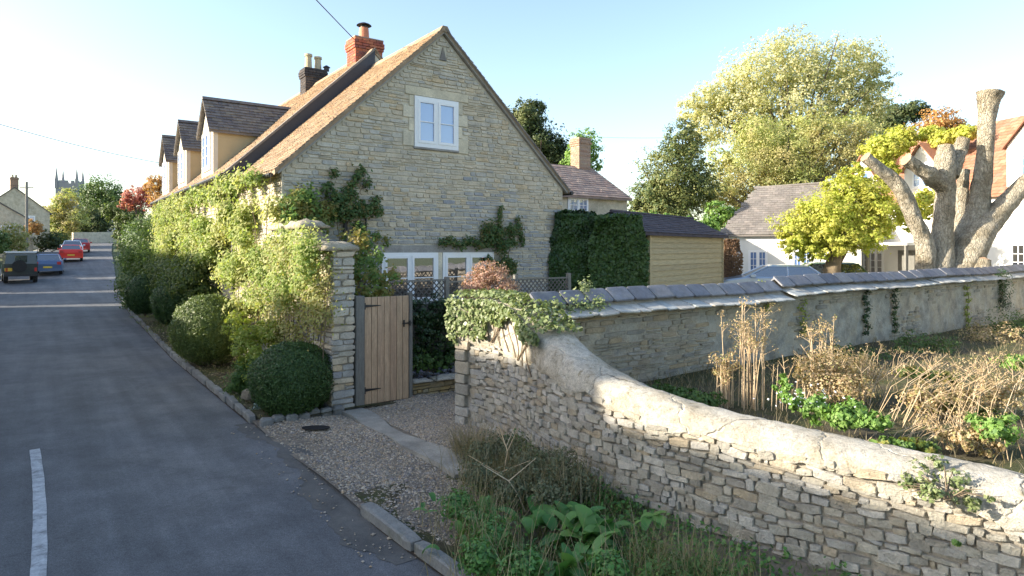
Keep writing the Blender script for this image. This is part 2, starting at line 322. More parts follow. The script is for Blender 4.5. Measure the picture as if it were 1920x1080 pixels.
M['whitebeam'] = m_leaf('yellow_green_tree_leaf', [(.36, .41, .15), (.46, .48, .19), (.28, .34, .11), (.48, .44, .22)], .42, patch=(.38, .33, .15), pscale=.3)
M['midtree'] = m_leaf('green_tree_leaf', [(.06, .10, .03), (.1, .14, .04), (.14, .18, .05)], .35)
M['gingko'] = m_leaf('lime_wisteria_leaf', [(.44, .50, .08), (.54, .56, .12), (.33, .41, .06), (.62, .52, .16)], .45, patch=(.46, .44, .10), pscale=1.1)
M['redleaf'] = m_leaf('pink_red_autumn_leaf', [(.45, .13, .13), (.5, .2, .16), (.36, .09, .10), (.45, .25, .15)], .4)
M['orangeleaf'] = m_leaf('orange_autumn_leaf', [(.5, .25, .08), (.45, .3, .12), (.4, .18, .07)], .4)
M['beech'] = m_leaf('brown_beech_hedge_leaf', [(.16, .09, .05), (.22, .13, .07), (.12, .07, .045)], .25)
M['softgreen'] = m_leaf('soft_green_leaf', [(.07, .12, .035), (.1, .16, .05), (.14, .2, .06)], .3)  # soft green for hedges, clumps and far trees

# ground materials
def m_asphalt():
    m, n, b = newmat('worn_asphalt'); g = N(n, 'ShaderNodeNewGeometry'); co = g.outputs['Position']
    n0 = noise(n, .35, 5, co, .6, (1, 1, 1)); n1 = noise(n, 2.2, 5, co, .7); n2 = noise(n, 90, 3, co, .8)
    rot = N(n, 'ShaderNodeMapping'); rot.inputs['Rotation'].default_value = (0, 0, -ANG); rot.inputs['Scale'].default_value = (1, 1, 1); n.links.new(co, rot.inputs[0])
    n3 = noise(n, 1.1, 5, rot.outputs[0], .6, (2.2, .12, 1))
    r0 = ramp(n, [(.072, .074, .080), (.100, .102, .108), (.130, .128, .128)], [.3, .5, .7]); n.links.new(n0.outputs[0], r0.inputs[0])
    c = r0.outputs[0]
    n4 = noise(n, .8, 6, co, .75); n5 = noise(n, 28, 3, co, .8)
    for nn, lo, hi in ((n1, .82, 1.18), (n2, .5, 1.6), (n5, .8, 1.22), (n3, .76, 1.22), (n4, .8, 1.15)):
        r = ramp(n, [(lo,)*3, (hi,)*3], [.32, .68]); n.links.new(nn.outputs[0], r.inputs[0]); c = mixc(n, c, r.outputs[0], 1.0, 'MULTIPLY')
    v = N(n, 'ShaderNodeTexVoronoi', feature='DISTANCE_TO_EDGE'); v.inputs['Scale'].default_value = .33
    wn = noise(n, 2.5, 4, co); wm = mixc(n, co, wn.outputs[1], .35); n.links.new(wm, v.inputs['Vector'])
    rc = ramp(n, [(.55,)*3, (1,)*3], [0, .008]); n.links.new(v.outputs[0], rc.inputs[0]); c = mixc(n, c, rc.outputs[0], .3, 'MULTIPLY')
    n.links.new(c, b.inputs['Base Color']); b.inputs['Roughness'].default_value = .8; b.inputs['Specular IOR Level'].default_value = .4
    bump(n, b, n2.outputs[0], .35, .006); return m
M['asphalt'] = m_asphalt()
M['patch'] = m_var('dark_damp_asphalt_edge', [(.088, .086, .085), (.120, .114, .106), (.084, .082, .080)], 3, 90, bmp=.6, bd=.008, island=False)
M['roadpaint'] = m_var('worn_white_road_paint', [(.34, .35, .37), (.46, .47, .48), (.24, .25, .26)], 9, 60, bmp=.2, island=False, wear=(.12, .12, .12), wearamt=.7)
M['concrete'] = m_var('old_concrete', [(.27, .255, .23), (.34, .32, .28), (.22, .21, .19)], 3, 50, bmp=.5, bd=.008, island=False)
M['kerb'] = m_var('kerb_stone_grey', [(.19, .19, .18), (.24, .235, .22), (.16, .16, .155)], 5, 50, bmp=.6, bd=.012, wear=(.09, .1, .05), wearamt=.6)
M['gravelbed'] = m_var('gritty_gravel_bed', [(.19, .165, .13), (.26, .22, .175), (.15, .13, .11)], 6, 90, bmp=1, bd=.02, island=False)
M['pebble'] = m_var('flint_pebble', [(.28, .24, .19), (.42, .34, .24), (.18, .165, .15), (.54, .46, .36), (.36, .26, .16), (.22, .20, .2), (.46, .40, .33)], 30, 90, bmp=.2)
M['soil'] = m_var('dark_garden_soil', [(.045, .033, .024), (.075, .056, .04), (.055, .045, .028)], 5, 50, bmp=1, bd=.03, island=False)
M['mossoil'] = m_var('mossy_soil', [(.06, .05, .032), (.10, .085, .05), (.075, .085, .03), (.05, .06, .025)], 4, 60, bmp=1, bd=.03, island=False)
M['land'] = m_var('rough_grass_land', [(.05, .07, .025), (.08, .10, .035), (.09, .085, .045)], .6, 10, bmp=.6, bd=.05, island=False)
M['drive'] = m_var('pale_gravel_drive', [(.36, .32, .26), (.44, .4, .33), (.3, .27, .22)], 2, 60, bmp=.4, island=False)

# ------------------------------------------------------------------ pieces: stones, tiles, leaves, blades
def stone_unit(n, seed, jit=.07, bev=.10, dome=.14):
    """unit stone: x,z in -.5..+.5, front at y=-1, back at y=0"""
    r = np.random.default_rng(seed)
    if n == 4: o = np.array([(-.5, -.5), (.5, -.5), (.5, .5), (-.5, .5)], float)
    elif n == 6: o = np.array([(-.5, -.38), (-.2, -.5), (.5, -.45), (.5, .35), (.15, .5), (-.5, .42)], float)
    else: o = np.array([(-.52, -.36), (-.42, -.5), (.1, -.52), (.5, -.42), (.52, .36), (.40, .5), (-.15, .52), (-.5, .40)], float)
    o = o+r.uniform(-jit, jit, o.shape)
    ins = o*(1-bev*r.uniform(.6, 1.3, (n, 1)))
    yf = -1+r.uniform(-dome, dome, n)
    V = np.concatenate([np.c_[o[:, 0], np.zeros(n), o[:, 1]], np.c_[o[:, 0], -.72+r.uniform(-.12, .12, n), o[:, 1]], np.c_[ins[:, 0], yf, ins[:, 1]]])
    i = np.arange(n); j = (i+1) % n
    Q = np.concatenate([np.stack([k*n+i, k*n+j, (k+1)*n+j, (k+1)*n+i], 1) for k in range(2)])
    if n == 4: Q = np.concatenate([Q, [[8, 9, 10, 11]]])
    elif n == 6: Q = np.concatenate([Q, [[12, 13, 14, 17], [14, 15, 16, 17]]])
    else: Q = np.concatenate([Q, [[16, 17, 18, 23], [18, 19, 20, 23], [20, 21, 22, 23]]])
    return V, Q
STU = {k: [stone_unit(k, 100*k+s, jit={4: .05, 6: .06, 8: .07}[k]) for s in range(14)] for k in (4, 6, 8)}
def place_stones(parent, specs, mat, kind, nmax, name='stone', scorer=None, depth=.05, tilt=.03, matfn=None):
    """specs: (pos(3) on the face, angle_z of the face, w, h). nmax largest become parts, the rest one stuff part"""
    if scorer: specs = sorted(specs, key=scorer)
    cache = {}
    rest = {}
    for i, s in enumerate(specs):
        p, az, ww, hh = s[:4]; mt = matfn(s) if matfn else mat
        k = random.randrange(14); dp = depth*random.uniform(.7, 1.25); ty = random.uniform(-tilt, tilt)
        if i < nmax:
            key = (k, mt.name)
            if key not in cache: cache[key] = npmesh(name, STU[kind][k][0], STU[kind][k][1], mt)
            o = new_obj(name, cache[key], parent, p, (random.uniform(-.03, .03), ty, az)); o.scale = (ww, dp, hh)
        else:
            V, Q = STU[kind][k]; V = V*np.array([ww, dp, hh]); c, sn = math.cos(ty), math.sin(ty)
            V = np.c_[V[:, 0]*c+V[:, 2]*sn, V[:, 1], -V[:, 0]*sn+V[:, 2]*c]
            c, sn = math.cos(az), math.sin(az)
            V = np.c_[V[:, 0]*c-V[:, 1]*sn, V[:, 0]*sn+V[:, 1]*c, V[:, 2]]+np.array(list(p))
            rest.setdefault(mt.name, []).append((V, Q, mt))
    for mn, l in rest.items():
        b = 0; VV = []; QQ = []
        for V, Q, mt in l: VV.append(V); QQ.append(Q+b); b += len(V)
        o = new_obj(name+'_facing', npmesh(name+'_facing', np.concatenate(VV), np.concatenate(QQ), l[0][2]), parent); o['kind'] = 'stuff'
def courses(x0f, x1f, z0, z1, hr, wr, holes=(), wob=0.0, joint=.012):
    """coursed stones on a flat face: x0f,x1f limit each course at height z; holes = (x0,x1,z0,z1)"""
    out = []; z = z0
    while z < z1-.02:
        h = min(random.uniform(*hr), z1-z); zt = z+h
        iv = [(max(x0f(z), x0f(zt)), min(x1f(z), x1f(zt)))]
        for a, b, c, d in holes:
            if zt > c+.01 and z < d-.01:
                nv = []
                for p, q in iv:
                    if a > p: nv.append((p, min(a, q)))
                    if b < q: nv.append((max(b, p), q))
                iv = [t for t in nv if t[1]-t[0] > .03]
        for p, q in iv:
            x = p
            while x < q-.02:
                ww = random.uniform(*wr)
                if random.random() < .2: ww *= .5
                if q-x-ww < wr[0]*.6: ww = q-x
                hh = h; zc = z+h/2
                if random.random() < .12 and h > hr[0]*1.1:
                    out.append((x+ww/2, z+h*.27, ww-joint, h*.5-joint)); out.append((x+ww/2, z+h*.77, ww-joint, h*.46-joint))
                else: out.append((x+ww/2, zc+random.uniform(-wob, wob), ww-joint, hh-joint*random.uniform(.7, 1.4)))
                x += ww
        z = zt
    return out
def tile_sheet(P0, e, s, L, S, tw, tg, th, jit=.006, clip=None):
    """rows of lapped tiles. P0 lower corner, e unit along the eaves, s unit up the slope"""
    e = np.array(list(e), float); s = np.array(list(s), float); n = np.cross(e, s); n /= np.linalg.norm(n)
    if n[2] < 0: n = -n
    P0 = np.array(list(P0), float); rows = max(1, int(S/tg)); cols = max(1, int(L/tw)); VV = []
    for r in range(rows):
        off = (r % 2)*.5
        for c in range(-1, cols+1):
            a = (c+off)*tw; b = a+tw*.97; a = max(a, 0); b = min(b, L)
            if b-a < tw*.15: continue
            s0 = r*tg-.01
            if clip is not None and not clip((a+b)/2, s0+tg/2): continue
            s1 = min(s0+tg*1.6, S+.02); d = random.uniform(-jit, jit); q = th+random.uniform(0, jit)
            j0, j1 = s0+random.uniform(-jit, jit)*2, s0+random.uniform(-jit, jit)*2
            VV.append([P0+e*a+s*j0+n*(q+th+d), P0+e*b+s*j1+n*(q+th+d*.5), P0+e*b+s*s1+n*.002, P0+e*a+s*s1+n*.002,
                       P0+e*a+s*j0+n*(q*.2+d), P0+e*b+s*j1+n*(q*.2+d*.5)])
    k = len(VV); V = np.array(VV).reshape(-1, 3); b = (np.arange(k)*6)[:, None]
    Q = np.concatenate([b+np.array([0, 1, 2, 3]), b+np.array([4, 5, 1, 0])]); T = np.concatenate([b+np.array([4, 0, 3]), b+np.array([1, 5, 2])])
    return V, [Q, T]
def leafmesh(name, P, Nn, S, mat, aspect=.62, seed=0, droop=.15):
    r = np.random.default_rng(seed+11); k = len(P); Nn = Nn/(np.linalg.norm(Nn, axis=1)[:, None]+1e-9)
    t = r.normal(size=(k, 3)); t[:, 2] -= droop; t -= Nn*np.sum(t*Nn, 1)[:, None]; t /= np.linalg.norm(t, axis=1)[:, None]+1e-9
    b = np.cross(Nn, t); S = np.broadcast_to(np.asarray(S, float), (k,))*r.uniform(.65, 1.3, k); s = S[:, None]
    w_ = s*aspect*.5
    V = np.stack([P-t*s*.5, P+b*w_-Nn*s*.08+t*s*.02, P+t*s*.5-Nn*s*.12, P-b*w_-Nn*s*.08+t*s*.02], 1).reshape(-1, 3)
    F = (np.arange(k)*4)[:, None]+np.arange(4)
    return npmesh(name, V, F, mat)
def sph(n, r): v = r.normal(size=(n, 3)); return v/np.linalg.norm(v, axis=1)[:, None]
def crown(blobs, n, seed=0, cl=.2, per=26, up=.35, shell=(.45, 1.0), flat=1.0, jag=.12):
    """leaf points in clumps through the volume of several balls. blobs: (x,y,z,r[,rz])"""
    r = np.random.default_rng(seed); B = np.array([list(b)+([b[3]] if len(b) == 4 else []) for b in blobs], float)
    wt = B[:, 3]**2; wt /= wt.sum(); nc = max(1, n//per); bi = r.choice(len(B), nc, p=wt)
    dirs = sph(nc, r); rr = r.uniform(shell[0]**2, shell[1]**2, nc)**.5*(1+r.normal(size=nc)*jag)
    cen = B[bi, :3]+dirs*rr[:, None]*np.c_[B[bi, 3], B[bi, 3], B[bi, 4]]
    ci = np.repeat(np.arange(nc), per); cr = B[bi, 3]*cl*r.uniform(.6, 1.4, nc)
    dv = r.normal(size=(len(ci), 3))*np.array([1, 1, .7*flat])
    P = cen[ci]+dv*cr[ci][:, None]*.6
    Nn = dirs[ci]*.8+dv*.45+np.array([0, 0, up])+r.normal(size=(len(ci), 3))*.35
    return P, Nn, cen, B
def foliage(name, parent, P, Nn, S, mat, origin=(0, 0, 0), aspect=.62, seed=0):
    return new_obj(name, leafmesh(name, P-np.array(list(origin)), Nn, S, mat, aspect, seed), parent)
def blades(base, az, length, width, mat, name='blade', k=4, lean=.5, curl=1.0, seed=0, fold=.25, taper='leaf', parent=None, origin=(0, 0, 0)):
    """curved strips with a midrib; base (n,3)"""
    r = np.random.default_rng(seed); n = len(base); L = np.broadcast_to(length, (n,)).astype(float); Wd = np.broadcast_to(width, (n,)).astype(float)
    ln = np.broadcast_to(lean, (n,)).astype(float); cu = np.broadcast_to(curl, (n,)).astype(float)
    d = np.c_[np.cos(az), np.sin(az), np.zeros(n)]; sd = np.c_[-np.sin(az), np.cos(az), np.zeros(n)]
    P = base.astype(float).copy(); rows = []; th = ln.copy()
    for i in range(k+1):
        t = i/k
        if taper == 'leaf': wv = Wd*(math.sin(math.pi*min(1, t*.86+.10))**.7)
        elif taper == 'stalk': wv = Wd*(1-.5*t)
        else: wv = Wd*(1-t)**.8+.0005
        upv = np.c_[-np.sin(th)[:, None]*d[:, :1], -np.sin(th)[:, None]*d[:, 1:2], np.cos(th)[:, None]]*0
        nrm = -np.sin(np.pi/2-th)[:, None]*d+np.cos(np.pi/2-th)[:, None]*np.array([0, 0, 1.0])
        rows.append(np.stack([P+sd*wv[:, None]*.5+nrm*wv[:, None]*fold*.5, P-nrm*0, P-sd*wv[:, None]*.5+nrm*wv[:, None]*fold*.5], 1))
        step = (L/k)[:, None]; P = P+(np.sin(th)[:, None]*d+np.cos(th)[:, None]*np.array([0, 0, 1.0]))*step
        th = th+cu/k
    V = np.stack(rows, 1)  # n,k+1,3,3
    V = V.reshape(-1, 3)-np.array(list(origin)); b = (np.arange(n)*(k+1)*3)[:, None]; Q = []
    for i in range(k):
        for j in range(2): Q.append(b+np.array([i*3+j, i*3+j+1, (i+1)*3+j+1, (i+1)*3+j]))
    return new_obj(name, npmesh(name, V, np.concatenate(Q), mat, True), parent)

def sub(o, px): return o

# ------------------------------------------------------------------ terrain, road
def grid_sheet(name, xs, ys, zf, mat):
    X, Y = np.meshgrid(xs, ys); Z = zf(X, Y); V = np.c_[X.ravel(), Y.ravel(), Z.ravel()]
    nx, ny = len(xs), len(ys); i = (np.arange(ny-1)[:, None]*nx+np.arange(nx-1)).ravel()
    return npmesh(name, V, np.stack([i, i+1, i+nx+1, i+nx], 1), mat, True)
g = new_obj('ground', grid_sheet('ground', np.r_[-600:-120:40j, -120:40:81j, 45:600:30j], np.r_[-120:0:20j, 3:120:60j, 130:900:30j], lambda x, y: hill(x, y)-.07, M['land'])); tag(g, kind='structure', label='grassy land under the village')

VR = ([-30, 0, 5, 9.5, 16, 28, 40, 53, 82, 112, 135, 170], [3.6, 2.72, 2.42, 2.38, 2.35, 2.66, 3.2, 4.1, 6.0, 8.3, 13, 24])
def vr(u): return np.interp(u, *VR)
def drape(name, us, lo, hi, mat, dz, nv=10, jag=None):
    us = np.asarray(us, float); V = []
    for u in us:
        a, b = lo(u), hi(u)
        for t in np.linspace(0, 1, nv): V.append((a+(b-a)*t, u))
    V = np.array(V); X = -0.5914*V[:, 1]+.8064*V[:, 0]; Y = .8064*V[:, 1]+.5914*V[:, 0]
    Z = hill(X, Y)+(dz(V[:, 0], V[:, 1]) if callable(dz) else dz)
    nu = len(us); i = (np.arange(nu-1)[:, None]*nv+np.arange(nv-1)).ravel()
    return npmesh(name, np.c_[X, Y, Z], np.stack([i, i+1, i+nv+1, i+nv], 1), mat, True)
ur = np.r_[-30:20:101j, 21:170:110j]
road = new_obj('road', drape('road', ur, lambda u: vr(u)-5.5-(1.2 if u > 34 else 0), lambda u: vr(u)+.06, M['asphalt'], 0.0, 12)); tag(road, kind='structure', label='narrow asphalt village road in shade')
fp = new_obj('far_pavement', drape('far_pavement', ur, lambda u: vr(u)-7.4, lambda u: vr(u)-5.5-(1.2 if u > 34 else 0), M['concrete'], .09, 4)); tag(fp, kind='structure')
# damp crumbling edge of the road by the gravel
def e0(u): return vr(u)-.20-.13*math.sin(u*1.3+.6)-.05*math.sin(u*5.1)-.025*math.sin(u*13.7)-.012*math.sin(u*29+1)
pe = new_obj('road_edge', drape('road_edge', np.r_[4.6:9.6:400j], e0, lambda u: vr(u)+.25, M['patch'], .004, 8)); tag(pe, kind='structure', label='dark broken asphalt edge by the gravel entrance')
# centre line dashes
def dash(u0, u1, v0, wd, lab):
    o = new_obj('road_marking', drape('road_marking', np.r_[u0:u1:30j], lambda u: v0(u)-wd/2+.002*math.sin(u*23), lambda u: v0(u)+wd/2+.002*math.sin(u*31+1), M['roadpaint'], .006, 3)); tag(o, lab, None, None, 'structure')
dash(5.0, 9.9, lambda u: -.02-.012*(u-7)**2*.6, .105, 'long worn white centre dash at the left of the road')
# gravel entrance
gv = lambda v, u: .02+.02*np.sin(v*3+u*2)+.02*(v > 3.9)
ga = new_obj('gravel_entrance', drape('gravel_entrance', np.r_[2.0:11.2:40j], lambda u: vr(u)+.02, lambda u: 8.2, M['gravelbed'], gv, 24)); tag(ga, kind='structure', label='gravelled entrance between road and gate')
st = MB(); pts = []
for i in range(9):
    u = 9.28-i*.42; st_w = .3+.05*math.sin(i*1.3)
    pts.append((3.6+.03*math.sin(i*2.1), u, 3.6+st_w+.03*math.cos(i)))
vs = []
for a, u, b in pts:
    for v in (a, b): p = W(v, u); vs.append((p.x, p.y, .062+.004*math.sin(u*3))); vs.append((p.x, p.y, -.05))
fs = []
for i in range(8):
    k = i*4; fs += [(k, k+2, k+6, k+4), (k, k+4, k+5, k+1), (k+2, k+3, k+7, k+6)]
st.add(vs, fs+[(0, 1, 3, 2), (32, 34, 35, 33)]); o = st.build('concrete_strip', M['concrete']); tag(o, kind='structure', label='pale concrete strip running from the gate post across the gravel')
# loose pebbles
def pebbles(n, seed):
    r = np.random.default_rng(seed); v = r.uniform(2.05, 6.2, n*3); u = r.uniform(4.6, 10.6, n*3)
    den = np.clip(noise2(v, u, 1.6, 3)*.9+.75, .15, 1)*np.where(v < 2.9, .55, 1)*np.where(v < 2.45, .03, 1)
    ok = (r.uniform(size=len(v)) < den) & ~((v > 3.6) & (v < 3.9) & (u > 5.9) & (u < 9.3) & (r.uniform(size=len(v)) < .985)) & ~((u > 9.35) & (v < 4.7))
    v, u = v[ok][:n], u[ok][:n]; m = len(v)
    X = -0.5914*u+.8064*v; Y = .8064*u+.5914*v; s = r.uniform(.006, .018, m)*np.where(r.uniform(size=m) < .05, 1.7, 1)
    base = np.array([(1, 0, 0), (0, 1, 0), (-1, 0, 0), (0, -1, 0), (0, 0, .6), (0, 0, -.6)])
    V = base[None]*(s[:, None, None])*r.uniform(.6, 1.3, (m, 6, 1)); a = r.uniform(0, 6.28, m); c, sn = np.cos(a), np.sin(a)
    V = np.stack([V[..., 0]*c[:, None]-V[..., 1]*sn[:, None], V[..., 0]*sn[:, None]+V[..., 1]*c[:, None], V[..., 2]], -1)
    V += np.stack([X, Y, np.where(v < 2.42, .006, gv(v, u))+s*.3], 1)[:, None]
    F = np.array([(0, 1, 4), (1, 2, 4), (2, 3, 4), (3, 0, 4), (1, 0, 5), (2, 1, 5), (3, 2, 5), (0, 3, 5)])
    return V.reshape(-1, 3), ((np.arange(m)*6)[:, None, None]+F).reshape(-1, 3)
V, F = pebbles(80000, 5); o = new_obj('gravel', npmesh('gravel', V, F, M['pebble'])); tag(o, 'loose flint gravel scattered over the entrance', None, None, 'stuff')
# planted bed along the cottage
bed = new_obj('flower_bed', drape('flower_bed', np.r_[9.2:46:90j], lambda u: vr(u)+.1, lambda u: vr(u)+2.5, M['mossoil'], lambda v, u: .07+.03*np.sin(u*2.3)*np.sin(v*3+u), 10)); tag(bed, kind='structure', label='narrow mossy soil bed between kerb and cottage')
vg = new_obj('verge', drape('verge', np.r_[-4:6.1:40j], lambda u: vr(u)+.1, lambda u: 5.6, M['mossoil'], lambda v, u: .02+.03*np.sin(u*2.3)*np.sin(v*3+u)+.08*sstep(3.2, 4.6, v)*sstep(3.5, 5, u)-.06*sstep(3.4, 2, u), 14)); tag(vg, kind='structure', label='earth verge between road kerb and rubble wall')
# kerb stones
kr = new_obj('kerb', drape('kerb', np.r_[9.6:46:70j], lambda u: vr(u)-.02, lambda u: vr(u)+.14, M['soil'], .01, 3)); tag(kr, kind='structure', label='low kerb along the planted bed')
def kerbs(parent, u0, u1, step, hgt, wd, jit):
    u = u0; cache = [MB().bbox(-.5, .5, -.5, .5, -.5, .5, .12).mesh('kerb_stone', M['kerb']) for _ in range(1)]
    while u < u1:
        L = step*random.uniform(.8, 1.2); um = u+L/2; a, b = W(vr(u)+.05, u), W(vr(u+L)+.05, u+L); d = b-a
        o = new_obj('kerb_stone', cache[0], parent, (a.x+d.x/2, a.y+d.y/2, hgt/2-.04+float(hill(a.x, a.y))), (random.uniform(-jit, jit), random.uniform(-jit, jit), math.atan2(d.y, d.x)+random.uniform(-jit, jit)))
        o.scale = (L*.97, wd*random.uniform(.85, 1.15), hgt*random.uniform(.85, 1.15)); u += L
kerbs(kr, 9.55, 30, .55, .15, .10, .06); kerbs(kr, 30, 46, 1.1, .15, .11, .02)
kr2 = new_obj('kerb', drape('kerb', np.r_[-4:5.45:30j], lambda u: vr(u)-.02, lambda u: vr(u)+.12, M['soil'], .01, 3)); tag(kr2, kind='structure', label='squared kerb stones by the verge in the foreground')
kerbs(kr2, -3.9, 5.35, .92, .15, .12, .012)
# bed end edging stones along the entrance
ed = thing('edging_stones', 'low row of rough edging stones between shaded round bush and gravel', 'edging', W(2.5, 9.25), ANG)
for i in range(7):
    x = .02+i*.175; s_ = MB().bbox(-.5, .5, -.5, .5, -.5, .5, .18)
    o = s_.build('stone', M['kerb'], ed, (x, -.02+.05*math.sin(i*1.9)+.015*i, .05)); o.scale = (.17, .12+.03*random.random(), .14+.04*random.random()); o.rotation_euler = (random.uniform(-.15, .15), random.uniform(-.15, .15), random.uniform(-.2, .2))
M['cap_b'] = m_var('buff_boulder', [(.22, .18, .13), (.28, .24, .18)], 5, 40, bmp=.8, bd=.02, island=False)
# boulder in the bed
bo = MB(); bo.bbox(-.5, .5, -.5, .5, -.5, .5, .22); o = bo.build('boulder', M['cap_b'], None, W(2.72, 10.6, .16), (.1, .2, 1.1)); o.scale = (.42, .26, .2); tag(o, 'smooth buff boulder lying in the bed beside the silver plant', 'boulder')
o = MB().cyl((0, 0, 0), .16, .16, .012, 20).build('drain_cover', M['black'], None, W(2.98, 8.55, .065)); o.scale = (1.2, .6, 1); tag(o, 'small black drain cover set in the gravel', 'drain cover')

# ------------------------------------------------------------------ windows
def window(parent, w_, h_, loc, rotz=0, lights=2, rows=2, cols=1, glass=None, fr=.055, back=None, name='window', depth=.07):
    """front faces local -y, origin bottom centre; thing > window > pane, glazing_bar"""
    f = MB(); x0, x1 = -w_/2, w_/2
    f.box(x0, x0+fr, 0, depth, 0, h_); f.box(x1-fr, x1, 0, depth, 0, h_); f.box(x0+fr, x1-fr, 0, depth, 0, fr*1.2); f.box(x0+fr, x1-fr, 0, depth, h_-fr, h_)
    lw = (w_-2*fr)/lights
    for i in range(1, lights): f.box(x0+fr+i*lw-fr*.4, x0+fr+i*lw+fr*.4, .002, depth-.002, fr*1.2, h_-fr)
    wo = f.build(name, M['white_paint'], parent, loc, (0, 0, rotz))
    s = fr*.75
    for i in range(lights):
        a = x0+fr+i*lw+(fr*.4 if i else 0); b = x0+fr+(i+1)*lw-(fr*.4 if i < lights-1 else 0); z0, z1 = fr*1.2, h_-fr
        c = MB(); c.box(a, a+s, -.012, depth-.02, z0, z1); c.box(b-s, b, -.012, depth-.02, z0, z1); c.box(a+s, b-s, -.012, depth-.02, z0, z0+s); c.box(a+s, b-s, -.012, depth-.02, z1-s, z1)
        c.build('casement', M['white_paint'], wo)
        bw = .022
        for r in range(1, rows): zz = z0+s+(z1-z0-2*s)*r/rows; MB().box(a+s, b-s, -.006, depth-.03, zz-bw/2, zz+bw/2).build('glazing_bar', M['white_paint'], wo)
        for q in range(1, cols): xx = a+s+(b-a-2*s)*q/cols; MB().box(xx-bw/2, xx+bw/2, -.005, depth-.031, z0+s, z1-s).build('glazing_bar', M['white_paint'], wo)
        for r in range(rows):
            for q in range(cols):
                xa = a+s+(b-a-2*s)*q/cols; xb = a+s+(b-a-2*s)*(q+1)/cols; za = z0+s+(z1-z0-2*s)*r/rows; zb = z0+s+(z1-z0-2*s)*(r+1)/rows
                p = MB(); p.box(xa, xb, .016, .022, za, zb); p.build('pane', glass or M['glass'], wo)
    return wo

# ------------------------------------------------------------------ main cottage
V0, U0 = 3.71, 12.55
HW = 7.11; EZ, RZ = 4.02, 7.32; EZ2, RZ2 = 4.40, 7.78; UJ = 3.65; UL = 15.8
hs = thing('stone_cottage', 'long stone cottage with three dormers and red brick chimney, its gable facing the gate', 'cottage', W(V0, U0), ANG)
TH = .0
def zroof(x): return EZ+(RZ-EZ)*min(x, HW-x)/(HW/2)
core = MB().prism([(0, -.3), (HW, -.3), (HW, EZ), (HW/2, RZ-.02), (0, EZ)], 0.0, UJ)
core.prism([(0.002, -.3), (HW, -.3), (HW, EZ2), (HW/2, RZ2-.02), (0.002, EZ2)], UJ+.01, UL)
core.build('wall', M['mortar'], hs)
# upper and lower window positions on the gable
UWx0, UWx1, UWz0, UWz1 = 2.83, 3.95, 4.72, 5.84
tw = lambda px, z: None
LW = [(2.06, 3.42), (3.54, 4.93)]; LZ0, LZ1 = 1.28, 2.40
quoins = [(UWx0-.22, UWx1+.27, UWz1, UWz1+.20), (UWx0-.27, UWx0, UWz0-.0, UWz0+.33), (UWx0-.13, UWx0, UWz0+.33, UWz0+.62), (UWx0-.27, UWx0, UWz0+.62, UWz0+.88), (UWx0-.12, UWx0, UWz0+.88, UWz1),
          (UWx1, UWx1+.28, UWz0-.06, UWz0+.28), (UWx1, UWx1+.12, UWz0+.28, UWz0+.56), (UWx1, UWx1+.26, UWz0+.56, UWz0+.82), (UWx1, UWx1+.13, UWz0+.82, UWz1)]
for a, b, c, d in quoins: MB().bbox(a+.004, b-.004, -.03, .05, c+.004, d-.004, .008).build('quoin', M['dressed'], hs)
MB().box(LW[0][0]-.3, LW[1][1]+.25, -.035, .05, LZ1, LZ1+.16).build('lintel', M['lintel'], hs)
MB().box(LW[0][1]+.01, LW[1][0]-.01, -.03, .05, LZ0, LZ1).build('mullion_pier', M['dressed'], hs)
MB().bbox(UWx0-.02, UWx1+.02, -.055, .03, UWz0-.05, UWz0, .012).build('sill', M['lintel'], hs)
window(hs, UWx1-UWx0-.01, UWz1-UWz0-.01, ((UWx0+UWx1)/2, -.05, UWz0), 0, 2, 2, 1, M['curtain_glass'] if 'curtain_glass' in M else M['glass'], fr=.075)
for a, b in LW: window(hs, b-a, LZ1-LZ0, ((a+b)/2, -.045, LZ0), 0, 2, 2, 1, M['glass_low'], fr=.07)
# triangular vent
MB().prism([(HW/2-.085, 6.72), (HW/2+.085, 6.72), (HW/2, 7.02)], -.035, .02).build('gable_vent', M['tile_stone'], hs, label='small dark triangular vent near the peak of the gable')
holes = [(a, b, c, d) for a, b, c, d in quoins]+[(UWx0, UWx1, UWz0-.05, UWz1), (LW[0][0]-.3, LW[1][1]+.25, LZ1, LZ1+.16), (LW[0][0], LW[1][1], LZ0-.02, LZ1), (HW/2-.1, HW/2+.1, 6.72, 7.0)]
sp = []
for x, z, a, b in courses(lambda z: .02 if z < EZ else (z-EZ)/(RZ-EZ)*HW/2+.03, lambda z: HW-.02 if z < EZ else HW-(z-EZ)/(RZ-EZ)*HW/2-.03, 1.0, RZ-.12, (.055, .12), (.12, .40), holes, joint=.016, wob=.006):
    sp.append(((x, 0.0, z), 0, a, b))
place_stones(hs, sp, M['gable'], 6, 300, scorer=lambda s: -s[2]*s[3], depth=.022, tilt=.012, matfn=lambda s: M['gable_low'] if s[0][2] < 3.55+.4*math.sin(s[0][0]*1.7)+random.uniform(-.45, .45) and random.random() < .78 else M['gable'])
# street facade stones (normal -x): angle -90deg
sp = []
for x, z, a, b in courses(lambda z: .02, lambda z: 15.7, .8, 4.0, (.07, .13), (.15, .42), joint=.018):
    sp.append(((0.0, 15.75-x if False else x, z), -math.pi/2, a, b))
place_stones(hs, sp, M['gable'], 6, 60, scorer=lambda s: s[0][1], depth=.025, tilt=.012)
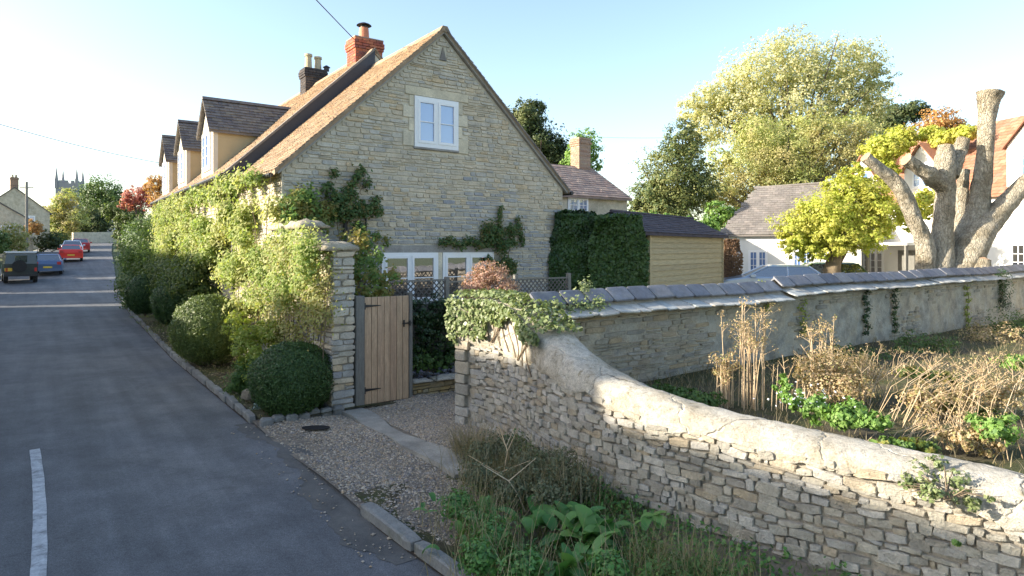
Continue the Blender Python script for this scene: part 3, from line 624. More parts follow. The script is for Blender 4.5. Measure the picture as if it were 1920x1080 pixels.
# roof
OH = .16
def slope_roof(parent, x_e, z_e, x_r, z_r, y0, y1, mat, tw_, tg_, th_, name='roof', tiles=True, clip=None, thick=.07):
    """one pitch of roof: eave x_e,z_e to ridge x_r,z_r, along y"""
    dx, dz = x_r-x_e, z_r-z_e; S = math.hypot(dx, dz); s = (dx/S, 0, dz/S); n = (-dz/S, dx/S) if dx > 0 else (dz/S, -dx/S)
    m = MB().prism([(x_e, z_e), (x_r, z_r), (x_r+n[0]*-0, z_r-thick*1.3), (x_e, z_e-thick*1.3)], y0, y1)
    ro = m.build(name, mat, parent)
    if tiles:
        V, F = tile_sheet((x_e, y0-.01, z_e+.004), (0, 1, 0), s, y1-y0+.02, S, tw_, tg_, th_, clip=clip)
        t = new_obj('tile_courses', npmesh('tile_courses', V, F, mat), ro); t['kind'] = 'stuff'
    return ro
sl1 = (RZ-EZ)/(HW/2)
slope_roof(hs, -OH, EZ-OH*sl1+.12, HW/2, RZ+.12, -.1, UJ, M['tile_sand'], .17, .105, .012)
slope_roof(hs, HW+OH, EZ-OH*sl1+.12, HW/2, RZ+.12, -.1, UJ, M['tile_sand'], .17, .14, .012)
sl2 = (RZ2-EZ2)/(HW/2)
ro2 = slope_roof(hs, -OH-.05, EZ2-(OH+.05)*sl2+.10, HW/2, RZ2+.10, UJ+.0, UL+.1, M['tile_sand'], .2, .13, .012)
slope_roof(hs, HW+OH, EZ2-OH*sl2+.10, HW/2, RZ2+.10, UJ+.0, UL+.1, M['tile_sand'], .3, .2, .012)
# dark lead upstand where the two roofs step
ls = MB().add([(-.28, UJ-.02, EZ-.32), (HW/2, UJ-.02, RZ+.13), (HW/2, UJ-.02, RZ2+.13), (-.28, UJ-.02, EZ2-.14),
               (-.28, UJ-.5, EZ-.20), (HW/2, UJ-.5, RZ+.155)], [(0, 1, 2, 3), (0, 4, 5, 1)])
ls.build('lead_flashing', M['lead'], hs)
MB().add([(-.28, UJ-.05, EZ2-.12), (HW/2, UJ-.05, RZ2+.15), (HW/2, UJ+.14, RZ2+.15), (-.28, UJ+.14, EZ2-.12), (-.28, UJ-.05, EZ2-.19), (HW/2, UJ-.05, RZ2+.08)], [(0, 1, 2, 3), (4, 5, 1, 0)]).build('verge_coping', M['tile_stone'], hs)
# verge and ridge tiles at the gable
for sx in (0, 1):
    m = MB(); nsg = 46
    for i in range(nsg):
        t0, t1 = i/nsg, (i+1)/nsg; xa, xb = -OH+(HW/2+OH)*t0, -OH+(HW/2+OH)*t1
        za, zb = EZ-OH*sl1+.12+(xa+OH)*sl1, EZ-OH*sl1+.12+(xb+OH)*sl1
        if sx: xa, xb = HW-xa, HW-xb
        m.add([(xa, -.125, za+.02), (xb, -.125, zb-.006), (xb, -.03, zb-.006), (xa, -.03, za+.02), (xa, -.125, za-.035), (xb, -.125, zb-.045)], [(0, 1, 2, 3), (4, 5, 1, 0)])
    m.build('verge_tiles', M['tile_stone'] if sx else M['tile_sand'], hs)['kind'] = 'stuff'
    x0, x1 = (0-.1, HW/2) if not sx else (HW+.1, HW/2)
    MB().add([(x0, -.09, EZ-.1*sl1-.02), (x1, -.09, RZ+.0), (x1, -.09, RZ+.09), (x0, -.09, EZ-.1*sl1+.09), (x0, 0.0, EZ-.1*sl1-.02), (x1, 0.0, RZ)], [(0, 1, 2, 3), (0, 4, 5, 1)]).build('barge_mortar', M['lintel'], hs)
rd = MB()
for i in range(12): y = -.12+i*(UJ+.12)/12; rd.prism([(HW/2-.14, RZ+.02), (HW/2-.06, RZ+.15), (HW/2+.06, RZ+.15), (HW/2+.14, RZ+.02)], y, y+.3)
rd.build('ridge_tiles', M['tile_sand'], hs)['kind'] = 'stuff'
rd = MB()
for i in range(38): y = UJ+i*.32; rd.prism([(HW/2-.14, RZ2+.0), (HW/2-.06, RZ2+.13), (HW/2+.06, RZ2+.13), (HW/2+.14, RZ2+.0)], y, y+.31)
rd.build('ridge_tiles', M['tile_sand'], hs)['kind'] = 'stuff'
# gutters, downpipes
MB().tube([(-.30, UJ, EZ2-.18), (-.30, UL, EZ2-.18)], [.055, .055], 8).build('gutter', M['black'], hs)
MB().tube([(-.20, .02, EZ-.12), (-.20, UJ, EZ-.12)], [.045, .045], 8).build('gutter', M['black'], hs)
MB().tube([(HW+.2, -.16, EZ-.10), (HW+.2, 3.6, EZ-.10)], [.05, .05], 8).build('gutter', M['black'], hs)
MB().tube([(1.24, -.09, .3), (1.24, -.09, 3.35), (1.12, -.09, 3.5)], [.045]*3, 8).build('downpipe', M['black'], hs)
MB().tube([(1.70, -.05, 2.6), (1.70, -.05, 3.3)], [.02, .02], 6).build('cable_conduit', M['black'], hs)
MB().tube([(-.24, 3.55, EZ2-.2), (-.1, 3.5, EZ2-.5), (-.08, 3.5, 1)], [.04]*3, 8).build('downpipe', M['black'], hs)
# dormers
def dormer(y0, tiles_fine):
    wd = 1.5; ze, zr = 5.72, 6.56; xr = (zr-EZ2)/sl2+.05; xe = (ze-EZ2)/sl2+.05; ym = y0+wd/2; o_ = .09
    d = MB().prismx([(y0, EZ2-.1), (y0+wd, EZ2-.1), (y0+wd, ze), (ym, zr-.03), (y0, ze)], -.04, -.04+.12).build('dormer', M['render_lit'], hs)
    MB().add([(.08, y0+.01, EZ2), (xe+.1, y0+.01, ze), (.08, y0+.01, ze), (.08, y0+.05, EZ2), (xe+.1, y0+.05, ze), (.08, y0+.05, ze)], [(0, 1, 2), (3, 5, 4), (0, 3, 4, 1), (1, 4, 5, 2), (2, 5, 3, 0)]).build('cheek', M['render_shade'], d)
    MB().add([(.08, y0+wd-.01, EZ2), (xe+.1, y0+wd-.01, ze), (.08, y0+wd-.01, ze)], [(0, 2, 1)]).build('cheek', M['render_shade'], d)
    for sg in (0, 1):
        ya, yb = (y0-o_, ym) if sg == 0 else (y0+wd+o_, ym)
        za = ze-.08; S = math.hypot(yb-ya, zr-za); s = (0, (yb-ya)/S, (zr+.06-za)/S)
        rp = MB().add([(-.16, ya, za), (xe+.12, ya, za), (xr+.25, yb, zr+.06), (-.16, yb, zr+.06), (-.16, ya, za-.06), (xe+.12, ya, za-.06), (-.16, yb, zr)], [(0, 1, 2, 3), (4, 5, 1, 0), (4, 0, 3, 6)]).build('dormer_roof', M['tile_stone'], d)
        V, F = tile_sheet((-.17, ya, za+.004), (1, 0, 0), s, xr+.4, S, .26, .115, .016, clip=lambda a, b: a < xe+.32+(xr-xe)*b/S)
        t = new_obj('slate_courses', npmesh('slate_courses', V, F, M['tile_stone']), d); t['kind'] = 'stuff'
    MB().prismx([(ym-.1, zr+.03), (ym-.03, zr+.12), (ym+.03, zr+.12), (ym+.1, zr+.03)], -.17, xr+.05).build('ridge', M['tile_stone'], d)
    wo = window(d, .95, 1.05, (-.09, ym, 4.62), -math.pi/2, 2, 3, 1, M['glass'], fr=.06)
    return d
for i, y0 in enumerate((5.95, 9.9, 13.35)): dormer(y0, i == 0)
# chimneys
def brick_stack(parent, cx, cy, z0, z1, wx, wy, mat, mort, corbel=3, bl=.225, bh=.075, name='chimney', bricks=True):
    ch = MB().box(cx-wx/2+.012, cx+wx/2-.012, cy-wy/2+.012, cy+wy/2-.012, z0, z1-.01).build(name, mort, parent)
    if not bricks: return ch
    me = MB().bbox(-.5, .5, -.5, .5, -.5, .5, .04).mesh('brick', mat); nr = int((z1-z0)/bh); n = 0
    for r in range(nr):
        zc = z1-(r+.5)*bh; ex = {0: .02, 1: .045, 2: .045, 3: .03}.get(r, 0) if corbel else 0
        for side in range(4):
            ln, off = (wx, wy) if side in (0, 2) else (wy, wx)
            ln += 2*ex; k = max(2, round(ln/bl)); l = ln/k
            for j in range(-1, k+1):
                a = -ln/2+(j+(.5 if r % 2 else 0))*l; b = a+l; a = max(a, -ln/2); b = min(b, ln/2)
                if b-a < .03: continue
                c = (a+b)/2; q = off/2+ex-.05
                pos = {0: (cx+c, cy-q, zc), 2: (cx+c, cy+q, zc), 1: (cx-q, cy+c, zc), 3: (cx+q, cy+c, zc)}[side]
                if side == 2 or side == 3:
                    if r % 2: continue
                    pass
                o = new_obj('brick', me, ch, pos, (0, 0, 0 if side in (0, 2) else math.pi/2)); o.scale = (b-a-.01, .1, bh-.012)
    return ch
c1 = brick_stack(hs, HW/2+.02, UJ+.72, RZ2-.6, 8.28, .80, .62, M['brick'], M['brick_mortar'])
MB().box(HW/2-.40, HW/2+.44, UJ+.39, UJ+1.05, 8.28, 8.31).build('flaunching', M['brick_mortar'], c1)
pt = MB(); pt.cyl((HW/2+.0, UJ+.72, 8.3), .15, .125, .36, 16).build('chimney_pot', M['pot'], c1, smooth=False)
cw = MB(); cw.cyl((HW/2, UJ+.72, 8.66), .10, .10, .07, 12); cw.cyl((HW/2, UJ+.72, 8.73), .21, .17, .035, 16); cw.cyl((HW/2, UJ+.72, 8.765), .17, .05, .05, 16); cw.build('cowl', M['black'], c1)
c2 = brick_stack(hs, HW/2+.0, UJ+4.9, RZ2-.6, 8.42, .70, .55, M['brick_dark'], M['brick_mortar'], 2, .23, .078)
for dx, h in ((-.16, .5), (.16, .46)): MB().cyl((HW/2+dx, UJ+4.9, 8.42), .12, .10, h*.85, 12).cyl((HW/2+dx, UJ+4.9, 8.42+h*.85), .13, .13, h*.15, 12).build('chimney_pot', M['pot_buff'], c2)
MB().cyl((HW/2+.4, UJ+4.75, 8.42), .09, .09, .12, 10).cyl((HW/2+.4, UJ+4.75, 8.54), .13, .03, .07, 10).build('cowl', M['black'], c2)
c3 = brick_stack(hs, HW/2+1.3, UL-.3, 6.5, 8.25, .9, .5, M['brick_dark'], M['brick_mortar'], bricks=False)
for dx, h in ((-.3, .28), (.22, .5)): MB().cyl((HW/2+1.3+dx, UL-.3, 8.25), .11, .09, h, 10).cyl((HW/2+1.3+dx, UL-.3, 8.25+h), .13, .13, .05, 10).build('chimney_pot', M['pot_buff'], c3)

# ------------------------------------------------------------------ garden wall between cottage and gate
gw = thing('garden_wall', 'tall stone garden wall with rough capstones joining the gate post to the cottage corner', 'wall', W(3.49, 9.32), ANG)
GL = 3.22
MB().prismx([(0.0, -.1), (GL, -.1), (GL, 2.84), (1.35, 2.82), (1.15, 2.46), (.0, 2.46)], .02, .33).build('core', M['mortar_dark'], gw)
sp = []
for x, z, a, b in courses(lambda z: .0, lambda z: GL, 0.0, 2.45, (.06, .13), (.14, .40), joint=.018): sp.append(((0.02, x, z), -math.pi/2, a, b))
for x, z, a, b in courses(lambda z: 1.3, lambda z: GL, 2.46, 2.8, (.06, .12), (.14, .36), joint=.018): sp.append(((0.02, x, z), -math.pi/2, a, b))
for x, z, a, b in courses(lambda z: 0.0, lambda z: .35, 0.0, 2.46, (.08, .15), (.12, .34), joint=.018): sp.append(((x, 0, z), 0, a, b))
place_stones(gw, sp, M['gable'], 8, 290, scorer=lambda s: s[0][1], depth=.03, tilt=.05, matfn=lambda s: M['gable_low'] if random.random() < .5 else M['gable'])
M['cap'] = m_var('lichened_capstone', [(.34, .29, .21), (.42, .37, .28), (.28, .24, .19)], 5, 40, bmp=1, bd=.02, island=False)
def rough_slab(x0, x1, y0, y1, z0, z1, mat, parent, name='capstone', seed=0, nx=7, ny=5, amp=.03):
    r = np.random.default_rng(seed); xs = np.linspace(x0, x1, nx); ys = np.linspace(y0, y1, ny); X, Y = np.meshgrid(xs, ys)
    ex = np.minimum((X-x0)/(x1-x0), (x1-X)/(x1-x0))*2; ey = np.minimum((Y-y0)/(y1-y0), (y1-Y)/(y1-y0))*2
    top = z1-(z1-z0)*.55*(1-np.clip(np.minimum(ex*2.2, ey*2.2), 0, 1))**1.5+r.normal(size=X.shape)*amp*.3
    X = X+r.normal(size=X.shape)*amp*.6; Y = Y+r.normal(size=Y.shape)*amp*.6
    V = np.concatenate([np.stack([X, Y, top], -1).reshape(-1, 3), np.stack([X, Y, np.full(X.shape, z0)+r.normal(size=X.shape)*amp*.15], -1).reshape(-1, 3)])
    k = nx*ny; i = (np.arange(ny-1)[:, None]*nx+np.arange(nx-1)).ravel(); Q = [np.stack([i, i+1, i+nx+1, i+nx], 1), k+np.stack([i, i+nx, i+nx+1, i+1], 1)]
    ring = list(range(nx))+[nx-1+nx*j for j in range(1, ny)]+[nx*(ny-1)+a for a in range(nx-2, -1, -1)]+[nx*j for j in range(ny-2, 0, -1)]
    ring = np.array(ring); nx2 = np.roll(ring, -1); Q.append(np.stack([ring, ring+k, nx2+k, nx2], 1))
    return new_obj(name, npmesh(name, V, np.concatenate(Q), mat, True), parent)
rough_slab(-.16, .42, -.06, .62, 2.46, 2.60, M['cap'], gw, seed=1)
rough_slab(-.10, .44, .60, 1.28, 2.46, 2.57, M['cap'], gw, seed=2)
rough_slab(-.10, .42, 1.20, 2.0, 2.83, 2.97, M['cap'], gw, seed=3)
rough_slab(-.08, .42, 2.0, 3.2, 2.83, 2.95, M['cap'], gw, seed=4)

# ------------------------------------------------------------------ gate
gt = thing('garden_gate', 'narrow gate of new vertical planks with black strap hinges on grey oak posts', 'gate', W(3.86, 9.36), ANG)
MB().bbox(.0, .145, -.07, .09, -.1, 1.76, .012).build('post', M['oldwood'], gt)
MB().bbox(.925, .985, -.03, .06, -.1, 1.78, .008).build('post', M['oldwood'], gt)
MB().box(.15, .92, -.02, .05, -.02, .055).build('threshold', M['black'], gt)
npl = 7; x = .155
wds = [.115, .10, .115, .10, .115, .105, .11]
for i, pw in enumerate(wds):
    MB().bbox(x, x+pw-.006, -.035, -.012, .075, 1.735, .006).build('plank', M['plank'], gt); x += pw
for z in (.28, .95, 1.55): MB().box(.16, .915, -.012, .02, z-.05, z+.05).build('rail', M['plank'], gt)
for z in (1.60, .30):
    m = MB().prism([(.10, z-.022), (.16, z-.022), (.42, z-.006), (.42, z+.006), (.16, z+.022), (.10, z+.022)], -.047, -.036); m.cyl((.15, -.055, z-.05), .014, .014, .10, 8); m.build('strap_hinge', M['black'], gt)
m = MB(); m.box(.80, .96, -.05, -.036, 1.28, 1.30); m.box(.81, .83, -.056, -.036, 1.235, 1.345); m.box(.90, .93, -.075, -.05, 1.25, 1.33); m.cyl((.82, -.06, 1.29), .018, .018, .03, 8, 'y'); m.build('latch', M['black'], gt)

# low yellow stone edging of the raised bed beyond the gate
lw = thing('raised_bed_wall', 'low yellowish stone wall of the raised bed to the right of the gate', 'wall', W(4.95, 9.55), ANG)
MB().box(0, 2.4, .03, .24, -.05, .24).build('core', M['mortar_dark'], lw)
sp = [((x, .03, z), 0, a, b) for x, z, a, b in courses(lambda z: 0, lambda z: 2.4, 0, .25, (.06, .1), (.14, .34), joint=.014)]
M['yellowstone'] = m_var('yellow_edging_stone', [(.36, .27, .12), (.27, .23, .15), (.42, .33, .15), (.3, .28, .22)], 6, 40, bmp=.8, bd=.015)
place_stones(lw, sp, M['yellowstone'], 8, 300, depth=.05, tilt=.03)
rough_slab(.42, 1.25, -.08, .25, .245, .30, M['coping'], lw, 'flagstone', 9, amp=.012)
rough_slab(-.0, .38, -.03, .25, .245, .285, M['coping'], lw, 'flagstone', 10, amp=.012)
bedb = MB().prismz([tuple(W(v, u)[:2]) for v, u in ((4.9, 9.78), (9.5, 9.78), (11.0, 12.5), (3.85, 12.5), (3.85, 10.8), (4.9, 10.8))], -.05, .2).build('raised_bed', M['soil']); tag(bedb, kind='structure')

# trellis fence
tr = thing('trellis_fence', 'weathered grey lattice trellis fence in front of the gable windows', 'fence', W(4.35, 10.22), ANG)
lathm = MB().box(-.5, .5, -.5, .5, -.5, .5).mesh('lath', M['lath'])
def lattice(x0, x1, z0, z1, step=.105):
    w_, h_ = x1-x0, z1-z0
    for sg in (1, -1):
        k = -h_+step*.5
        while k < w_:
            a0, a1 = max(k, 0), min(k+h_, w_)
            if a1-a0 > .03:
                xa, xb = (a0, a1) if sg > 0 else (w_-a0, w_-a1); za, zb = a0-k, a1-k
                cx, cz = x0+(xa+xb)/2, z0+(za+zb)/2; L = math.hypot(xb-xa, zb-za); an = math.atan2(zb-za, xb-xa)
                o = new_obj('lath', lathm, tr, (cx, -.004*sg, cz), (0, -an, 0)); o.scale = (L, .007, .022)
            k += step
for a, b in ((0, 1.62), (1.70, 3.2), (3.28, 4.6)):
    z1 = 1.90 if a < 1 else 1.86
    lattice(a, b, z1-.36, z1)
    m = MB(); m.box(a, b, -.012, .014, z1, z1+.03); m.box(a, b, -.012, .014, z1-.39, z1-.36); m.build('rail', M['oldwood'], tr)
    MB().box(a, b, .02, .03, .3, z1-.4).build('backing_panel', M['oldwood'], tr)
for x in (-.06, 1.62, 3.2, 4.6): MB().bbox(x, x+.08, -.03, .05, .0, 1.97, .006).build('post', M['oldwood'], tr)

# ------------------------------------------------------------------ curved rubble wall in the foreground
CP = np.array([(-.62, 9.30, 1.78), (-.30, 9.02, 1.80), (.02, 8.62, 1.80), (.27, 8.15, 1.72), (.50, 7.55, 1.55), (.78, 7.0, 1.34), (1.15, 6.45, 1.17), (1.65, 5.9, 1.07), (2.2, 5.4, 1.02), (2.85, 4.86, .975), (3.5, 4.33, .94), (4.3, 3.7, .92), (5.6, 2.7, .92), (7.2, 1.4, .92)])
def catmull(P, n):
    out = []; P = np.vstack([2*P[0]-P[1], P, 2*P[-1]-P[-2]])
    for i in range(1, len(P)-2):
        for t in np.linspace(0, 1, n, endpoint=False):
            p0, p1, p2, p3 = P[i-1:i+3]; out.append(.5*((2*p1)+(-p0+p2)*t+(2*p0-5*p1+4*p2-p3)*t*t+(-p0+3*p1-3*p2+p3)*t**3))
    out.append(P[-2]); return np.array(out)
CW = catmull(CP, 10); seg = np.linalg.norm(np.diff(CW[:, :2], axis=0), axis=1); SA = np.r_[0, np.cumsum(seg)]
def wp(s):
    x, y, z = (np.interp(s, SA, CW[:, i]) for i in range(3)); e = .05
    dx = np.interp(s+e, SA, CW[:, 0])-np.interp(s-e, SA, CW[:, 0]); dy = np.interp(s+e, SA, CW[:, 1])-np.interp(s-e, SA, CW[:, 1])
    l = np.hypot(dx, dy)+1e-9; return x, y, z, dx/l, dy/l          # tangent; front normal = (dy... ) below
def CVF(s): return .23+.05*math.sin(s*2.1)+.03*math.sin(s*5.3)+.42*float(sstep(3.6, 1.4, s))
def hf(z, zt): return .29-.05*z/1.2                               # half thickness with batter
fw = thing('rubble_wall', 'curved rubble stone wall with thick rounded mortar coping sweeping down beside the road', 'wall')
SS = np.linspace(0, SA[-1]-.02, 150); rows = []
for s in SS:
    x, y, zt, tx, ty = wp(s); nx, ny = ty, -tx           # right-hand side of the walk: front faces the road
    if nx*(-.77)+ny*(-.64) < 0: nx, ny = -nx, -ny
    cv = CVF(s)-.03
    r = []
    zb = zt-cv
    for off, z in ((.24, -.1), (.225, zb+.02)): r.append((x+nx*off, y+ny*off, z))
    r += [(x-nx*.22, y-ny*.22, zb), (x-nx*.25, y-ny*.25, -.1)]
    rows.append(r)
V = np.array(rows).reshape(-1, 3); k = 4; n_ = len(SS); Q = []
for i in range(n_-1):
    for j in range(k-1): Q.append((i*k+j, i*k+j+1, (i+1)*k+j+1, (i+1)*k+j))
Q += [(0, 1, 2, 3), ((n_-1)*k+3, (n_-1)*k+2, (n_-1)*k+1, (n_-1)*k)]
new_obj('core', npmesh('core', V, np.array(Q), M['mortar_dark']), fw)
# coping: lofted, lumpy
SS = np.linspace(-.02, SA[-1]-.02, 420); K = 20; V = np.zeros((len(SS), K, 3))
for i, s in enumerate(SS):
    x, y, zt, tx, ty = wp(max(s, 0)); nx, ny = ty, -tx
    if nx*(-.77)+ny*(-.64) < 0: nx, ny = -nx, -ny
    cv = CVF(s)+.02*math.sin(s*11.7)
    for j in range(K):
        t = j/(K-1)
        if t < .35: q = t/.35; off = .275-.03*q**2; z = zt-cv+(cv-.10)*q
        elif t < .8: a = (t-.35)/.45*math.pi; off = math.cos(a)*.245; z = zt-.10+.10*math.sin(a)**.8
        else: q = (t-.8)/.2; off = -.245-.01*q; z = zt-.10-(cv-.15)*q
        V[i, j] = (x+nx*off, y+ny*off, z)
ii, jj = np.meshgrid(np.arange(len(SS)), np.arange(K), indexing='ij')
sv = SS[ii]; lump = noise2(sv*3, jj*.5, 1.0, 21)*.022+noise2(sv*9, jj*1.3, 1.0, 22)*.012+noise2(sv*30, jj*3.3, 1., 23)*.007
cen = np.array([[*wp(max(s, 0))[:2], wp(max(s, 0))[2]-.25] for s in SS])[:, None]
dv = V-cen; dv /= np.linalg.norm(dv, axis=2)[..., None]; V += dv*lump[..., None]
# ragged lower lip
rag = noise2(SS*7, SS*2, 1.3, 88)*.05+noise2(SS*23, SS*5, 1.2, 89)*.03
for k_ in range(4): V[:, k_, 2] += rag*(1-k_/4)
# pull lip into the wall
for i, s in enumerate(SS):
    x, y, zt, tx, ty = wp(max(s, 0)); nx, ny = ty, -tx
    if nx*(-.77)+ny*(-.64) < 0: nx, ny = -nx, -ny
    V[i, 0] -= np.array([nx, ny, 0])*.05
q = (np.arange(len(SS)-1)[:, None]*K+np.arange(K-1)).ravel(); Q = np.stack([q, q+1, q+K+1, q+K], 1)
VV = V.reshape(-1, 3); capc = VV[:K].mean(0); VV = np.vstack([VV, capc]); ci = len(VV)-1
T = np.array([(j, ci, j+1) for j in range(K-1)]+[(K-1, ci, 0)])
new_obj('coping', npmesh('coping', VV, [Q, T], M['coping'], True), fw)
# stones of the front face
sp = []; z = -.14
while z < 1.5:
    h = random.uniform(.045, .085); s = random.uniform(0, .05)+.26
    while s < 8.6:
        x, y, zt, tx, ty = wp(s); ww = random.uniform(.07, .24)*(1.0 if random.random() < .8 else .55)
        cvl = zt-CVF(s)
        if z < cvl+.03:
            x, y, zt, tx, ty = wp(s+ww/2); nx, ny = ty, -tx
            if nx*(-.77)+ny*(-.64) < 0: nx, ny = -nx, -ny
            zc = z+h/2+.018*math.sin(s*3.1+z*9)+random.uniform(-.012, .012); off = .235
            az = math.atan2(ny, nx)+math.pi/2
            hh = h*random.uniform(.7, 1.3); zc += random.uniform(-.012, .012)
            sp.append(((x+nx*off, y+ny*off, zc), az, ww-.012, hh-.008, s))
        s += ww
    z += h
place_stones(fw, sp, M['rubble'], 8, 300, scorer=lambda s: ((s[0][0])**2+(s[0][1])**2)**.5/math.sqrt(s[2]*s[3]) if abs(s[0][0]/s[0][1]) < .85 else 1e9, depth=.036, tilt=.15)
# end quoins (near the gate)
x, y, zt, tx, ty = wp(0); nx, ny = ty, -tx
if nx*(-.77)+ny*(-.64) < 0: nx, ny = -nx, -ny
az = math.atan2(ny, nx)+math.pi/2; z = 0
i = 0
while z < 1.08:
    h = random.uniform(.13, .2); l = .26 if i % 2 else .19
    o = MB().bbox(-l/2, l/2, -.03, .5, 0, h-.012, .012).build('quoin', M['rubble'], fw, (x+nx*.27+tx*(l/2), y+ny*.27+ty*(l/2), z), (0, 0, az)); z += h; i += 1

# ------------------------------------------------------------------ slate coped wall
A2 = Vector((.20, 8.29, 0)); sw = thing('slate_coped_wall', 'long grey rendered garden wall topped with blue slate slabs behind the dry plants', 'wall', A2, ANG)
L2 = 24.0
V = []; xs = np.linspace(0.0, L2, 260); zs = np.linspace(-.1, 1.62, 30)
X, Z = np.meshgrid(xs, zs); Yf = -.20+noise2(X*1.5, Z*2.5, 1.3, 31)*.02+noise2(X*5, Z*6, 1.1, 32)*.010
nx_ = len(xs); i = (np.arange(len(zs)-1)[:, None]*nx_+np.arange(nx_-1)).ravel()
zstep = np.where(X > 5.6, .05, 0)
new_obj('wall_face', npmesh('wall_face', np.c_[X.ravel(), Yf.ravel(), (Z+zstep*(Z > 1)).ravel()], np.stack([i, i+1, i+nx_+1, i+nx_], 1), M['render_wall'], True), sw)
MB().box(0, L2, -.12, .2, -.1, 1.6).build('core', M['mortar_dark'], sw)
sp = []
for x, z, a, b in courses(lambda z: .1, lambda z: L2*.9, .45, 1.56, (.05, .11), (.15, .45), joint=.02):
    d = noise2(np.array(x*1.3), np.array(z*3), 1.2, 41)
    if x < 3.6 and random.random() < .75 or d > .25 and random.random() < .8 or z > 1.45 and random.random() < .5: sp.append(((x, -.185+float(noise2(np.array(x*1.5), np.array(z*2.5), 1.3, 31))*.02, z), 0, a, b))
place_stones(sw, sp, M['wall2_stone'], 8, 260, scorer=lambda s: s[0][0], depth=.035, tilt=.03)
# cap slabs and lower slates, each a part
x = .02; r = random
capm = MB().bbox(-.5, .5, -.5, .5, -.5, .5, .1).mesh('cap_slab', M['slate_cap']); lowm = MB().bbox(-.5, .5, -.5, .5, -.5, .5, .1).mesh('cap_slate', M['slate_low'])
while x < L2-.5:
    wd = r.uniform(.38, .58); dz = (.06 if x > 5.6 else 0)+.012*math.sin(x*1.1)
    o = new_obj('cap_slab', capm, sw, (x+wd/2, -.085, 1.83+dz+r.uniform(-.006, .006)), (rad(38)+r.uniform(-.03, .03), r.uniform(-.02, .02), r.uniform(-.02, .02))); o.scale = (wd*.95, .27, .035)
    if x < 14:
        o = new_obj('cap_slab', capm, sw, (x+wd/2+.05, .10, 1.82+dz), (rad(-38), r.uniform(-.02, .02), 0)); o.scale = (wd*.965, .25, .03)
    x += wd
x = -.1
while x < L2-.5:
    wd = r.uniform(.2, .42); dz = (.06 if x > 5.6 else 0)+.012*math.sin(x*1.1)
    o = new_obj('cap_slate', lowm, sw, (x+wd/2, -.27+r.uniform(-.02, .02), 1.645+dz+r.uniform(-.008, .008)), (rad(15)+r.uniform(-.05, .05), r.uniform(-.05, .05), r.uniform(-.05, .05))); o.scale = (wd*.975, .34, .022)
    x += wd
MB().prismx([(-.26, 1.60), (0.0, 1.84), (.24, 1.62)], 0, L2).build('coping_bed', M['mortar_dark'], sw)

# garden soil behind the rubble wall
V = []; U = np.linspace(0, 1, 50)
pl = []
for s in np.linspace(2.0, SA[-1]-.05, 60):
    x, y, zt, tx, ty = wp(s); nx, ny = ty, -tx
    if nx*(-.77)+ny*(-.64) < 0: nx, ny = -nx, -ny
    a = np.array([x-nx*.2, y-ny*.2]); t = (s-2.0)/(SA[-1]-2.05); b = np.array([A2.x+.8064*(t*22), A2.y+.5914*(t*22)])+np.array([.5914, -.8064])*.15
    pl.append([a+(b-a)*q for q in U])
pl = np.array(pl); zz = .60-.25*np.linspace(0, 1, 50)[None, :]*np.linspace(0, 1, 60)[:, None]+noise2(pl[..., 0]*2, pl[..., 1]*2, 1.2, 51)*.04
i = (np.arange(59)[:, None]*50+np.arange(49)).ravel()
o = new_obj('garden_bed', npmesh('garden_bed', np.c_[pl.reshape(-1, 2), zz.ravel()], np.stack([i, i+50, i+51, i+1], 1), M['mossoil'], True)); tag(o, kind='structure', label='raised garden soil behind the rubble wall')
dr = MB().prismz([(7, 16), (26, 30), (50, 48), (5, 45)], .38, .44).build('driveway', M['drive']); tag(dr, kind='structure', label='pale gravel drive in front of the white cottage')

# ------------------------------------------------------------------ other buildings
def simple_house(name, label, cat, v, u, z, rotz, wx, ly, ez, rz, wallm, roofm, world=None, hip=False, oh=.2, tw_=.35, tg_=.22):
    """ridge along local y; x=0 faces the viewer's left"""
    t = thing(name, label, cat, world if world is not None else W(v, u, z), rotz)
    MB().prism([(0, -.6), (wx, -.6), (wx, ez), (wx/2, rz-.04), (0, ez)], 0, ly).build('wall', wallm, t)
    s_ = (rz-ez)/(wx/2)
    ro = []
    for a in (0, 1):
        xe = -oh if a == 0 else wx+oh
        ro.append(slope_roof(t, xe, ez-oh*s_+.08, wx/2, rz+.08, -.12, ly+.12, roofm, tw_, tg_, .014))
    return t, ro
def chim(t, x, y, z0, z1, wx, wy, mat, pots=1, pm=None):
    ch = MB().box(x-wx/2, x+wx/2, y-wy/2, y+wy/2, z0, z1).box(x-wx/2-.05, x+wx/2+.05, y-wy/2-.05, y+wy/2+.05, z1-.25, z1-.1).build('chimney', mat, t)
    for i in range(pots): MB().cyl((x+(i-(pots-1)/2)*.35, y, z1), .13, .1, .35, 10).build('chimney_pot', pm or M['pot_buff'], ch)
    return ch
# small tiled house behind the gable
P = at(1030, 370, 29); an = ANG
b1, _ = simple_house('tiled_cottage', 'small cottage with pinkish tile roof and brick chimney just behind the stone gable', 'cottage', 0, 0, 0, an, 5.0, 9.0, 4.75, 6.3, M['cream_wall'], M['tile_brown'])
# ridge should run along d2: rotate so local y = d2
b1.rotation_euler = (0, 0, ANG-math.pi/2); b1.location = Vector((-5.0, 27.7, 0))
brick_stack(b1, 2.5, 8.45, 5.9, 7.75, .62, .75, M['brick_pale'], M['brick_mortar'], 3, .23, .1)
def facep(t, x, z): pass
bw_ = window(b1, 1.15, .9, (5.05, 6.0, 3.75), math.pi/2, 2, 3, 2, M['glass'], fr=.06)
